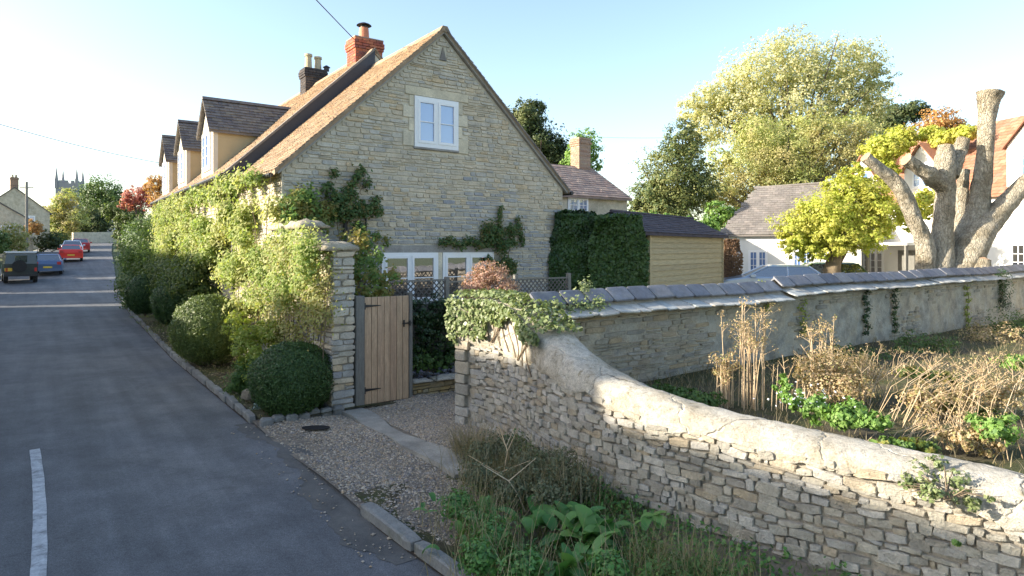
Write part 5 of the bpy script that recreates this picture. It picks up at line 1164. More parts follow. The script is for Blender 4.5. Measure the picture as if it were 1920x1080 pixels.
# ivy trails on the coped wall
def wx2(x, z, off=-.25): p = Vector((A2.x+.8064*x-.5914*off, A2.y+.5914*x+.8064*off, z)); return p
climber('ivy', 'ivy strands creeping over the first slates of the coped wall', 'ivy', [(*wx2(.2+.12*i, 1.72+.05*math.sin(i*2), -.2-.08*math.sin(i*3)), .09) for i in range(9)]+[(*wx2(.35, 1.55), .1), (*wx2(1.0, 2.0, 0), .08), (*wx2(.95, 1.9, -.05), .08)], 900, .05, M['ivy'], 74, wx2(.5, 1.6), nrm=(.2, -.6, .6), spread=.8)
for i, (x, za, zb, lab, mt, nn) in enumerate(((5.0, 1.45, 1.85, 'pale green creeper hanging over the slates near the middle of the coped wall', M['gold'], 200), (6.2, .95, 1.5, 'yellowish fern tuft growing from the face of the coped wall', M['gold'], 160), (8.6, .75, 1.6, 'left of the two dark ivy stems climbing the coped wall', M['laurel'], 420), (9.9, .7, 1.6, 'right of the two dark ivy stems climbing the coped wall', M['laurel'], 420), (14.0, .5, 1.65, 'yellow green creeper trailing down the coped wall near the right edge', M['gold'], 420), (16.5, .9, 1.75, 'dark ivy clump on the coped wall at the far right', M['laurel'], 1200))):
    pts_ = [(*wx2(x+.06*math.sin(k*1.9)+(k*.03 if i == 0 else 0), za+(zb-za)*k/7, -.27 if za < 1.4 else -.27+.04*k), .05+(.12 if i == 5 else 0)) for k in range(8)]
    climber('creeper', lab, 'creeper', pts_, nn, .05, mt, 80+i, wx2(x, za), [[Vector(q[:3]) for q in pts_]], nrm=(.3, -.8, .3), spread=.8, stem_r=.01)

# verge plants in front of the rubble wall
rg = np.random.default_rng(90)
def verge_pts(n, u0, u1, v0, v1, seed, dens=None):
    r = np.random.default_rng(seed); v = r.uniform(v0, v1, n); u = r.uniform(u0, u1, n)
    if dens is not None: ok = noise2(v*2, u*2, 1.4, seed) > dens; v, u = v[ok], u[ok]
    X = -0.5914*u+.8064*v; Y = .8064*u+.5914*v
    wv = np.interp(u, WU, WV); ok = (v < wv-.25) & (v > 2.6+np.clip(u-4.3, 0, 3)*.95+.15*np.sin(u*9)); return np.c_[X, Y, .02+.03*np.sin(u*2.3)*np.sin(v*3+u)+.08*sstep(3.2, 4.6, v)*sstep(3.5, 5, u)-.06*sstep(3.4, 2, u)][ok]
WVU = np.array([(.8064*x+.5914*y, -.5914*x+.8064*y) for x, y, _ in CW]); od = np.argsort(WVU[:, 1]); WU = WVU[od, 1]; WV = WVU[od, 0]
p = verge_pts(26000, -1, 6.3, 2.6, 5.1, 91, -.6); n = len(p); r = np.random.default_rng(92)
tag(blades(p, r.uniform(0, 6.28, n), r.uniform(.05, .17, n), r.uniform(.005, .010, n), M['grass'], 'verge_grass', 3, r.uniform(.1, .7, n), r.uniform(.4, 1.4, n), taper='grass'), 'rough grass on the verge under the rubble wall', None, None, 'stuff')
p = verge_pts(15000, -1, 6.6, 2.55, 5.1, 93, -.3); n = len(p); P = np.repeat(p, 2, 0)+r.normal(size=(2*n, 3))*np.array([.05, .05, .04])+np.array([0, 0, .07])
tag(new_obj('ground_cover', leafmesh('ground_cover', P, np.tile([0, 0, 1.0], (len(P), 1))+r.normal(size=P.shape)*.6, .045, M['dock'])), 'small green weeds covering the verge', None, None, 'stuff')
def rosette(label, px, py, z, n, L, Wd, seed, mat=None, name='dock_plant', spread=.06, lean=(.25, 1.2), Yo=None):
    Y = (2.5-z)*1200/(py-465) if Yo is None else Yo; x = (px-960)/1200*Y; r = np.random.default_rng(seed)
    t = thing(name, label, 'plant', (x, Y, z)); b = r.normal(size=(n, 3))*np.array([spread, spread, 0])
    ln = r.uniform(*lean, n)
    st_ = blades(b, r.uniform(0, 6.28, n), L*r.uniform(.6, 1.15, n), Wd*r.uniform(.7, 1.2, n), mat or M['dock'], 'leaf_blades', 6, ln, r.uniform(.5, 1.8, n), seed=seed, fold=.35, parent=t); st_['kind'] = 'stuff'
    return t
for i, (px, py, n, L, Wd, lab) in enumerate(((1115, 1010, 20, .36, .17, 'large dock plant with broad dark leaves hard against the rubble wall'), (1030, 985, 18, .32, .15, 'broad leaved dock left of the largest one'), (1195, 985, 6, .3, .13, 'single pale broad leaf tuft leaning out from the wall foot'), (1070, 1075, 18, .32, .15, 'leafy dock low at the bottom edge of the view'), (900, 960, 14, .24, .09, 'smaller dock clump near the gravel edge'), (960, 925, 12, .24, .085, 'dock clump under the dried stalks'), (830, 945, 12, .18, .06, 'low weed rosette at the edge of the gravel'), (1180, 1120, 12, .3, .12, 'dock clump at the foot of the wall below the frame'), (880, 1010, 12, .2, .08, 'weed rosette beside the kerb end'), (970, 1090, 12, .24, .09, 'weed rosette behind the foreground kerb'))):
    rosette(lab, px, py, .14, int(n*1.3), L*.72, Wd*.9, 200+i, lean=(.1, 1.3), spread=.12)
# wispy dark grass mounds against the wall
def mound(label, px, py, z, h, rw, n, mat, seed, name='grass_tuft', wd=.006, lean=(.0, .7), cat='grass', cu=(.3, 1.3)):
    Y = (2.5-z)*1200/(py-465); x = (px-960)/1200*Y; r = np.random.default_rng(seed); b = r.normal(size=(n, 3))*np.array([rw, rw, 0])*.5
    t = thing(name, label, cat, (x, Y, z)); a = np.arctan2(b[:, 1], b[:, 0])+r.normal(size=n)*.6
    blades(b, a, h*r.uniform(.5, 1.1, n), wd, mat, 'grass_blades', 5, r.uniform(*lean, n), r.uniform(*cu, n), seed=seed, taper='grass', parent=t); return t
mound('tall dry grass and dead stalks by the left end of the rubble wall', 925, 895, .1, .5, .36, 420, M['drygrass'], 301)
mound('thin brown grass wisps in front of the ivy wall end', 885, 850, .08, .45, .25, 400, M['drygrass'], 305)
M['dusky'] = m_leaf('dusky_feathery_leaf', [(.08, .11, .055), (.12, .14, .075), (.16, .16, .09), (.06, .085, .04)], .2)
def feather(label, spots, n, seed, mat, size=.03):
    bs = []
    for px, py, rpx in spots: Y = 2.3*1200/(py-465); bs.append(bl(px, py-rpx*.4, rpx, Y, .8))
    t = blobveg('feathery_weed', label, 'weed', bs, n, size, mat, seed, (bs[0][0], bs[0][1], .1), shell=(.2, 1.05), per=10, cl=.3, jag=.2)
    b = np.array([bs[i % len(bs)][:3] for i in range(n//22)])-np.array([bs[0][0], bs[0][1], .1]); r = np.random.default_rng(seed); b[:, 2] = 0; b[:, :2] += r.normal(size=(len(b), 2))*.16
    blades(b, r.uniform(0, 6.28, len(b)), r.uniform(.25, .6, len(b)), .006, M['drygrass'], 'dry_stems', 4, r.uniform(0, .5, len(b)), r.uniform(.1, .8, len(b)), seed=seed, taper='grass', parent=t); return t
feather('dusky feathery weed mound against the shaded middle of the rubble wall', [(1000, 905, 46), (1050, 900, 44), (1085, 920, 34), (1030, 940, 44), (960, 930, 36)], 10000, 302, M['dusky'])
feather('brownish weed mass at the foot of the left end of the rubble wall', [(910, 870, 40), (950, 865, 42), (900, 905, 36), (985, 880, 34)], 6000, 306, M['dusky'], .03)
feather('low feathery green weeds at the wall foot right of the docks', [(1215, 1060, 40), (1265, 1085, 42), (1320, 1095, 38), (1250, 1120, 50), (1370, 1125, 40)], 8500, 303, M['fern'], .026)
feather('green weed carpet between the docks and the kerb', [(860, 960, 30), (900, 985, 30), (930, 1020, 34), (900, 1060, 34), (980, 1080, 38), (1150, 1090, 40)], 8000, 304, M['dock'], .034)
# a few pale dead twigs
t = thing('dead_twigs', 'pale bare forked twigs sticking out of the verge weeds', 'twigs', (0, 0, 0)); L = []
for px, py, h, a in ((940, 930, .75, .2), (985, 960, .5, -.5), (900, 930, .4, .6), (960, 900, .6, -.2)):
    p = at(px, py, (2.4)*1200/(py-465)); p.z = .1; q = p+Vector((a*.3, -.05, h*.6)); L.append(([p, p+Vector((a*.12, 0, h*.3)), q, q+Vector((a*.5, 0, h*.3))], [.008, .006, .005, .002])); L.append(([q, q+Vector((-a*.5, .1, h*.35))], [.005, .002]))
new_obj('twig', npmesh('twig', *tubes(L, 6), M['straw']), t)

# garden plants behind the rubble wall
def stalks(label, px, py, z, h, rw, n, seed, head=.05, nh=10, mat=None, hm=None, lean=.12, dirn=None, name='dry_stalks', wd=.010, branch=3):
    Y = (2.5-z)*1200/(py-465); x = (px-960)/1200*Y; r = np.random.default_rng(seed); t = thing(name, label, 'dried plant', (x, Y, z)); L = []; H = []
    for i in range(n):
        b = r.normal(size=3)*np.array([rw, rw*.7, 0])*.5; hh = h*r.uniform(.55, 1.05); d = np.array([r.normal()*lean, r.normal()*lean, 0]) if dirn is None else np.array(dirn)*r.uniform(.6, 1.2)+r.normal(size=3)*.12*np.array([1, 1, 0])
        m_ = b+d*hh*.4+np.array([0, 0, hh*.5]); e = b+d*hh*1.1+np.array([0, 0, hh*(1 if dirn is None else .75)]); L.append(([b, m_, e], [wd*.6, wd*.5, wd*.3]))
        for k in range(branch):
            q = m_+(e-m_)*r.uniform(.2, .9); f = q+np.array([r.normal()*.08, r.normal()*.08, r.uniform(.06, .16)])*h; L.append(([q, f], [wd*.3, wd*.15])); H.append(f)
        H.append(e)
    new_obj('stalk', npmesh('stalk', *tubes(L, 5), mat or M['straw']), t)['kind'] = 'stuff'
    H = np.repeat(np.array(H), nh, 0)+r.normal(size=(len(H)*nh, 3))*head*.5
    new_obj('seed_heads', leafmesh('seed_heads', H, r.normal(size=H.shape)+np.array([0, 0, .5]), head*.55, hm or M['drybush'], seed=seed), t)['kind'] = 'stuff'; return t
stalks('tall sheaf of dry upright stalks with feathery heads in the garden', 1405, 765, .58, 1.28, .20, 26, 401, head=.045, nh=12, lean=.05)
stalks('short tight bundle of dry stalks left of the tall sheaf', 1360, 765, .58, .68, .10, 16, 402, head=.05, nh=12, lean=.04)
stalks('thin lone dry stems right of the tall sheaf', 1452, 770, .58, .55, .10, 6, 403, head=.03, nh=6, lean=.06)
stalks('dry umbel standing above the brown aster bush', 1545, 745, .56, 1.05, .22, 12, 404, head=.05, nh=12, lean=.10)
Yb = 7.9; blobveg('dry_aster_bush', 'rounded brown bush of dry flower heads in front of the coped wall', 'shrub', [bl(1560, 690, 55, Yb, .8), bl(1610, 700, 50, Yb+.2, .8), bl(1520, 700, 40, Yb, .8), bl(1575, 720, 60, Yb-.2, .5)], 6500, .032, M['drybush'], 405, at(1570, 750, Yb), shell=(.3, 1))
stalks('dry stems of the brown aster bush', 1575, 750, .56, .62, .6, 60, 406, head=.03, nh=6, lean=.35)
blobveg('green_perennial', 'fresh green leafy clump with small white flowers just behind the sunlit coping', 'plant', [bl(1490, 745, 26, 6.7), bl(1530, 765, 28, 6.4), bl(1580, 780, 34, 6.1, .6), bl(1640, 790, 30, 5.9, .6), bl(1470, 720, 18, 6.9), bl(1600, 765, 24, 6.5)], 5200, .045, M['lush'], 407, at(1550, 800, 6.3), shell=(.2, 1))
r = np.random.default_rng(408); H = np.array([list(at(1520+r.normal()*45, 745+r.normal()*12, 6.3)) for _ in range(60)]); tag(new_obj('white_flowers', leafmesh('white_flowers', H, r.normal(size=H.shape)*.4+np.array([0, -.5, 1]), .028, M['petal'])), 'tiny white flowers on the green clump behind the coping', 'flowers')
rosette('glossy round leaved plant tucked behind the coping', 1665, 800, .62, 12, .16, .09, 409, M['lush'], 'leafy_plant', Yo=5.75)
for i_, (px, py, Y_, lab) in enumerate(((1700, 830, 5.6, 'low green weeds between the dry stems and the coping'), (1800, 760, 7.2, 'green leafy patch among the straw stems'), (1740, 700, 8.6, 'green weeds behind the leaning straw stems'))):
    blobveg('green_perennial', lab, 'plant', [bl(px+dx, py+dy, 24, Y_, .5) for dx, dy in ((-34, 0), (0, 4), (34, 8))], 2000, .042, M['vine'], 480+i_, at(px, py+25, Y_), shell=(.2, 1), jag=.2)
blobveg('green_perennial', 'yellow green weed clump at the right edge behind the coping', 'plant', [bl(1880, 800, 40, 5.6, .6), bl(1840, 790, 26, 5.9, .6), bl(1915, 680, 34, 7.6, .5)], 2600, .045, M['lush'], 410, at(1870, 840, 5.6), shell=(.2, 1))
for i, (px, py, h, n, dr_, lab) in enumerate(((1690, 790, .95, 26, (.75, .1, 0), 'pale dry stems leaning right across the middle of the garden'), (1780, 800, .9, 30, (.45, 0, 0), 'thick tangle of leaning straw stems left of the right edge'), (1860, 850, .7, 34, (-.35, 0, 0), 'low tangle of dead stems behind the near coping'), (1900, 780, .85, 30, (.3, .1, 0), 'dry stems spreading at the right edge of the garden'), (1740, 850, .4, 26, (.9, 0, 0), 'flattened whitish stems arching over the coping edge'), (1650, 700, .55, 14, (.3, 0, 0), 'short dry stems in the shade of the coped wall'))):
    stalks(lab, px, py, .56, h, .45, int(n*.62), 420+i, head=.04, nh=6, wd=.008, dirn=dr_, name='withered_plant')
for i, (px, py, lab) in enumerate(((1760, 740, 'tan mass of withered foliage in the middle right of the garden'), (1850, 730, 'withered foliage mass toward the right edge'), (1830, 810, 'low withered ground foliage by the coping'))):
    blobveg('withered_shrub', lab, 'shrub', [bl(px+dx, py+dy, 36, 2.0*1200/(py-465+60), .6) for dx, dy in ((-40, 8), (0, 0), (40, 6), (10, 20))], 2300, .036, M['drybush'], 440+i, at(px, py+40, 7.0), shell=(.2, 1.1), jag=.25)
blobveg('low_shrub', 'shaded green groundcover at the foot of the coped wall behind the sweep', 'plant', [bl(1215+i*28, 735+4*i, 30, 8.1-.15*i, .6) for i in range(5)], 4500, .04, M['fern'], 450, at(1260, 760, 8), shell=(.2, 1))
for i, (x, o, rr, mt, lab) in enumerate(((9.0, .9, .45, 'softgreen', 'green weeds against the coped wall behind the straw stems'), (12.0, 1.2, .6, 'drybush', 'tan withered clump by the coped wall toward the right'), (14.5, 1.0, .7, 'softgreen', 'green clump by the coped wall near the right edge'), (11.0, 2.6, .6, 'drybush', 'dry clump in the open middle of the garden'), (6.5, .8, .35, 'fern', 'small dark green clump at the wall foot behind the aster bush'), (13.5, 3.6, .7, 'withered', 'brown and green tangle at the right edge of the garden'))):
    c = [wx2(x+dx, .45+dz, -.2-o+dy) for dx, dy, dz in ((-.6, 0, 0), (0, .1, .1), (.6, -.1, 0), (.1, -.4, -.05))]
    blobveg('garden_clump', lab, 'plant', [(q.x, q.y, q.z, rr, rr*.6) for q in c], 4200, .05, M['drybush'] if mt == 'withered' else M[mt], 470+i, wx2(x, .4, -.2-o), shell=(.2, 1), jag=.2)
p = []; r = np.random.default_rng(455)
for _ in range(9000):
    a, b = r.integers(0, 60), r.integers(0, 50); p.append((*pl[a, b], zz[a, b]))
p = np.array(p)+r.normal(size=(9000, 3))*np.array([.06, .06, 0]); n = len(p)
tag(blades(p, r.uniform(0, 6.28, n), r.uniform(.06, .22, n), .008, M['drygrass'], 'garden_weeds', 3, r.uniform(.1, 1.0, n), .8, taper='grass'), 'dry grass and weeds over the garden soil', None, None, 'stuff')
# bush rooted in the coping
x, y, zt = at(1770, 905, 4.45)
sp_ = [bl(1725, 890, 24, 4.5), bl(1760, 870, 20, 4.55), bl(1790, 905, 26, 4.4), bl(1750, 925, 26, 4.3, .8), bl(1815, 935, 24, 4.25, .8), bl(1700, 905, 14, 4.5), bl(1850, 930, 12, 4.2)]
rt = at(1775, 938, 4.28); blobveg('wall_shrub', 'wiry yellow green shrub rooted on the sunlit coping at the right', 'shrub', sp_, 1500, .030, M['ivy'], 460, rt, shell=(.1, 1.1), per=9)
L = []
for q in sp_:
    for _ in range(4): e = Vector(q[:3])+Vector(tuple(float(a_) for a_ in R.normal(size=3)*q[3]*.8)); m_ = (rt+e)/2+Vector((0, 0, .04)); L.append(([tuple(Vector((0, 0, 0))), tuple(m_-rt), tuple(e-rt)], [.006, .004, .0015]))
new_obj('stem', npmesh('stem', *tubes(L, 5), M['stem']), D.objects[[o.name for o in D.objects if o.get('label', '').startswith('wiry yellow')][0]])['kind'] = 'stuff'
P_, Y_ = at(1792, 1022, 3.95), 0; blobveg('weed_tuft', 'tiny green weed growing from the wall face in the shadow edge', 'plant', [bl(1792, 1018, 12, 4.0)], 160, .028, M['lush'], 461, P_, shell=(.1, 1))

# ------------------------------------------------------------------ trees
pt_ = M['bark']
T = thing('pollarded_tree', 'massive pollarded tree with pale flaking trunk and sawn off limbs above the coped wall', 'tree', at(1790, 560, 19)+Vector((0, 0, -.4)))
tb = np.array(list(T.location))
def limb(name, pts, Y=19, mat=None, cut=True, seed=0, dy=None, n=26):
    P = np.array([list(at(a, b, Y+(dy[i] if dy else 0))) for i, (a, b, c) in enumerate(pts)]); rs = np.array([c*.78/1200*Y for a, b, c in pts]); Pc = catmull(np.c_[P, rs], 12)
    P, rs = Pc[:, :3]-tb, Pc[:, 3]; r = np.random.default_rng(seed); k = len(P)
    V, F = tubes([(P, rs)], n); k1 = k*n; th = np.arange(n)*2*np.pi/n
    kk = np.repeat(np.arange(k), n); aa = np.tile(th, k)
    l = noise2(kk*.28+np.cos(aa)*1.6, np.sin(aa)*1.6, 1.2, seed)*.17+noise2(kk*.25, aa*9, .8, seed+50)*.035*np.minimum(1, np.abs(np.sin(aa/2))*6)+r.normal(size=k1)*.018
    C_ = np.repeat(P, n, 0); V[:k1] = C_+(V[:k1]-C_)*(1+l)[:, None]
    o = new_obj(name, npmesh(name, V, F[:-(n//2)] if cut else F, M['bark'], True), T)
    if cut:
        ring = V[(k-1)*n:k*n]; c = ring.mean(0)+(P[-1]-P[-2])*.15/np.linalg.norm(P[-1]-P[-2])*.3; VV = np.vstack([ring, c]); new_obj('sawn_end', npmesh('sawn_end', VV, np.array([(i, (i+1) % n, n) for i in range(n)]), M['cutwood']), o)
    return o
limb('trunk', [(1790, 600, 82), (1790, 550, 70), (1788, 515, 60), (1786, 492, 38)], cut=False, seed=1, n=26)
limb('limb', [(1795, 520, 40), (1808, 460, 34), (1832, 393, 25), (1844, 315, 19), (1848, 257, 17), (1851, 210, 20), (1855, 173, 29)], seed=2, dy=[0, .1, .2, .2, .2, .2, .2])
limb('limb', [(1758, 515, 32), (1768, 432, 23), (1772, 373, 21), (1771, 315, 22), (1773, 272, 15)], seed=3, dy=[-.2]*5)
limb('limb', [(1772, 352, 21), (1750, 334, 20), (1724, 316, 15), (1698, 299, 14)], seed=4, dy=[-.2, -.35, -.5, -.6])
limb('limb', [(1780, 330, 20), (1796, 296, 16), (1806, 262, 15)], seed=5, dy=[-.1, 0, .1])
limb('limb', [(1735, 520, 24), (1732, 451, 19), (1710, 404, 17), (1692, 358, 17), (1660, 325, 14), (1622, 294, 12)], seed=6, dy=[-.3, -.4, -.5, -.6, -.7, -.8])
limb('limb', [(1800, 520, 44), (1830, 448, 33), (1867, 402, 25), (1922, 345, 20), (1990, 290, 18)], seed=7, dy=[-.1, -.1, 0, 0, .1])
limb('stump', [(1835, 520, 26), (1846, 485, 13)], seed=8, dy=[-.5, -.6])
limb('limb', [(1796, 460, 20), (1802, 400, 15), (1808, 318, 12)], seed=9, dy=[.4, .4, .4])
# lime green wisteria
Yw = 24.5
blobveg('wisteria', 'lime yellow wisteria grown as a broad umbrella in front of the white cottage', 'tree', [bl(1545, 408, 60, Yw, .85), bl(1605, 385, 58, Yw, .8), bl(1500, 430, 42, Yw, .8), bl(1655, 400, 48, Yw, .9), bl(1560, 445, 50, Yw-.3, .7), bl(1610, 440, 50, Yw-.3, .7), bl(1520, 465, 32, Yw, .7), bl(1480, 455, 26, Yw), bl(1645, 355, 36, Yw+.6, .8), bl(1580, 350, 34, Yw, .8), bl(1605, 325, 26, Yw+.6, .8), bl(1700, 400, 30, Yw+.5)], 46000, .11, M['gingko'], 501, at(1560, 560, Yw), trunk=.30, bark=M['stem'], shell=(.5, 1.05), cl=.17, up=.7, per=40, jag=.14)
blobveg('wisteria_on_roof', 'lime yellow wisteria spreading over the roof and dormers of the white cottage', 'climber', [bl(1655, 280, 34, 28, .8), bl(1690, 262, 30, 28.5, .8), bl(1770, 262, 26, 27.5, .6), bl(1810, 250, 26, 27, .5), bl(1745, 252, 24, 28.5, .6), bl(1740, 380, 26, 26, 1.2), bl(1660, 320, 24, 28)], 20000, .13, M['gingko'], 502, at(1680, 400, 28), shell=(.5, 1), up=.6)
blobveg('yew_tree', 'dark feathery yew between the small cottage and the yellow green tree', 'tree', [bl(1262, 335, 62, 36, 1.2), bl(1280, 270, 42, 36, 1.2), bl(1225, 370, 42, 36), bl(1305, 350, 46, 36, 1.2), bl(1250, 400, 60, 36), bl(1198, 390, 22, 36)], 40000, .13, M['yew'], 503, at(1262, 520, 36), trunk=.4, cl=.16, jag=.18)
blobveg('tall_tree', 'tall pale gold autumn tree rising behind the barn', 'tree', [bl(1480, 122, 66, 58), bl(1415, 150, 68, 58), bl(1300, 205, 34, 58, .8), bl(1385, 190, 66, 58), bl(1330, 190, 44, 58, .8), bl(1560, 130, 60, 58), bl(1615, 110, 44, 58), bl(1640, 150, 36, 58), bl(1500, 200, 80, 58), bl(1590, 200, 68, 58), bl(1420, 260, 80, 58), bl(1640, 205, 40, 58, .7), bl(1320, 240, 40, 58)], 56000, .23, M['birch'], 504, at(1490, 500, 58), trunk=.6, bark=M['bark_dark'], cl=.17, jag=.14, shell=(.4, 1), limbs=40)
blobveg('broad_tree', 'wide yellow green tree filling the gap behind the barn roof', 'tree', [bl(1400, 330, 72, 42), bl(1370, 390, 46, 42), bl(1470, 300, 74, 42), bl(1550, 290, 66, 42), bl(1620, 300, 62, 42), bl(1420, 260, 46, 42), bl(1520, 250, 50, 42), bl(1350, 300, 30, 42), bl(1480, 380, 70, 42), bl(1690, 300, 40, 42), bl(1345, 360, 40, 41), bl(1600, 250, 44, 43)], 70000, .135, M['whitebeam'], 505, at(1470, 540, 42), trunk=.5, cl=.16, jag=.13, limbs=30)
blobveg('conifer', 'dark blue green conifer top beyond the pale gold tree', 'tree', [bl(1695, 212, 34, 66, .6), bl(1725, 205, 22, 66, .9), bl(1668, 240, 34, 66), bl(1655, 225, 26, 66)], 8000, .25, M['pine'], 506, at(1690, 480, 66), trunk=.4)
blobveg('autumn_tree', 'thin rusty autumn tree behind the roof of the white cottage', 'tree', [bl(1760, 225, 36, 52, .7), bl(1715, 255, 34, 52, .7), bl(1790, 240, 28, 52, .6)], 4200, .2, M['orangeleaf'], 507, at(1750, 480, 52), trunk=.25, per=12, limbs=24)
blobveg('pine_tree', 'dark pine showing above the right slope of the gable', 'tree', [bl(985, 225, 42, 44, .9), bl(1010, 270, 44, 44, .9), bl(965, 265, 36, 44), bl(1040, 285, 30, 44), bl(1060, 300, 36, 44), bl(1000, 205, 24, 44, .7)], 20000, .18, M['pine'], 508, at(1000, 520, 44), trunk=.4, cl=.2, jag=.16)
blobveg('leafy_tree', 'bright green leafy tree behind the brick chimney of the small cottage', 'tree', [bl(1095, 275, 30, 40, 1.1), bl(1085, 300, 30, 40), bl(1110, 305, 20, 40)], 6000, .16, M['lush'], 509, at(1095, 500, 40), trunk=.25, jag=.15)
blobveg('hedge', 'sunny green hedge tops seen just above the shed roof', 'hedge', [bl(1190+i*28, 415+3*i, 22, 27+.2*i) for i in range(6)], 6000, .12, M['lush'], 510, at(1250, 520, 27), shell=(.4, 1))
blobveg('leafy_tree', 'green shrubs at the left foot of the barn', 'shrub', [bl(1345, 400, 24, 34), bl(1375, 410, 24, 34), bl(1330, 425, 24, 34)], 5000, .13, M['lush'], 511, at(1350, 500, 34))
# left distance
def gp(px, Y): p = at(px, 465, Y); p.z = float(hill(p.x, p.y)); return p
blobveg('distant_tree', 'sunlit yellow green tree below the church tower', 'tree', [bl(108, 400, 26, 100), bl(125, 375, 22, 100), bl(95, 420, 20, 100), bl(140, 410, 24, 100), bl(120, 425, 24, 100)], 12000, .30, M['whitebeam'], 601, gp(115, 100), trunk=.4, bark=M['bark_dark'])
blobveg('distant_tree', 'round domed green tree right of the church tower', 'tree', [bl(190, 365, 38, 125), bl(215, 372, 26, 125), bl(165, 368, 26, 125), bl(195, 395, 36, 125)], 13000, .36, M['softgreen'], 602, gp(190, 125), trunk=.5)
blobveg('distant_tree', 'dark tree mass at the end of the road', 'tree', [bl(165, 415, 30, 112), bl(190, 420, 24, 112), bl(145, 425, 20, 112)], 9000, .32, M['pine'], 603, gp(165, 112), trunk=.4)
blobveg('distant_tree', 'green tree overhanging the right side of the road far off', 'tree', [bl(222, 400, 22, 78), bl(205, 392, 16, 78), bl(230, 420, 18, 78), bl(250, 405, 24, 78), bl(222, 440, 12, 78)], 10000, .22, M['midtree'], 604, gp(225, 78), trunk=.3)
blobveg('distant_tree', 'low far woodland behind the church', 'tree', [bl(70+i*26, 432-4*math.sin(i*1.3), 18, 150) for i in range(7)], 9000, .4, M['softgreen'], 605, gp(130, 150))
blobveg('autumn_tree', 'pinkish red autumn tree beyond the far dormers', 'tree', [bl(250, 372, 20, 62), bl(270, 368, 20, 62), bl(240, 385, 14, 62), bl(285, 375, 18, 62)], 6500, .17, M['redleaf'], 606, gp(262, 62), trunk=.2, jag=.16)
blobveg('autumn_tree', 'orange leaved tree against the far end of the cottage', 'tree', [bl(292, 345, 18, 58), bl(300, 370, 20, 58), bl(280, 352, 12, 58), bl(310, 340, 16, 58)], 3600, .16, M['orangeleaf'], 607, gp(295, 58), trunk=.18, per=10)
for i, (px, py, Y, rp, mt, lab) in enumerate(((25, 445, 50, 26, 'climb_dry', 'pale yellowish garden shrub behind the dark off-roader'), (62, 425, 62, 14, 'orangeleaf', 'narrow orange brown shrub beside the telegraph pole'), (90, 450, 64, 20, 'pine', 'dark hedge bush behind the blue car'), (112, 448, 80, 16, 'midtree', 'green bush behind the parked red car'), (-10, 455, 47, 24, 'softgreen', 'green bush at the left edge by the off-roader'))):
    blobveg('garden_shrub', lab, 'shrub', [bl(px, py, rp, Y), bl(px+rp*.6, py+rp*.4, rp*.7, Y), bl(px-rp*.6, py+rp*.4, rp*.7, Y)], 3600, .16, M[mt], 620+i, gp(px, Y))
wd = []; r = np.random.default_rng(640)
for i in range(60): a = i*9+r.uniform(-4, 4)-270; wd.append((a, 260+r.uniform(-15, 25), 7+r.uniform(0, 3), 9, 7))
P, Nn, _, _ = crown(wd, 16000, 641); tag(new_obj('far_woodland', leafmesh('far_woodland', P, Nn, 1.3, M['softgreen'])), 'far belt of woodland behind the village', None, None, 'stuff')

# ------------------------------------------------------------------ cars
def wheel(parent, x, y, r, w_, side):
    wl = MB().cyl((x, y-w_/2, r), r, r, w_, 18, 'y').build('wheel', M['tyre'], parent)
    MB().cyl((x, y+(w_/2 if side > 0 else -w_/2-.01), r), r*.62, r*.55, .012, 14, 'y').build('rim', M['chrome'], wl)
M['tyre'] = m_plain('tyre_rubber', (.02, .02, .02), .85); M['chrome'] = m_plain('alloy', (.5, .5, .52), .3, .8); M['carglass'] = m_glass('car_glass', (.03, .04, .05), .35)
M['plate'] = m_plain('yellow_number_plate', (.75, .5, .06), .5); M['lamp'] = m_plain('red_lamp', (.5, .02, .02), .3); M['headl'] = m_plain('clear_lamp', (.7, .7, .72), .2)
def paint(name, col, metal=.3):
    m, n, b = newmat(name); b.inputs['Base Color'].default_value = (*col, 1); b.inputs['Roughness'].default_value = .28; b.inputs['Metallic'].default_value = metal; b.inputs['Coat Weight'].default_value = .6; b.inputs['Coat Roughness'].default_value = .05; return m
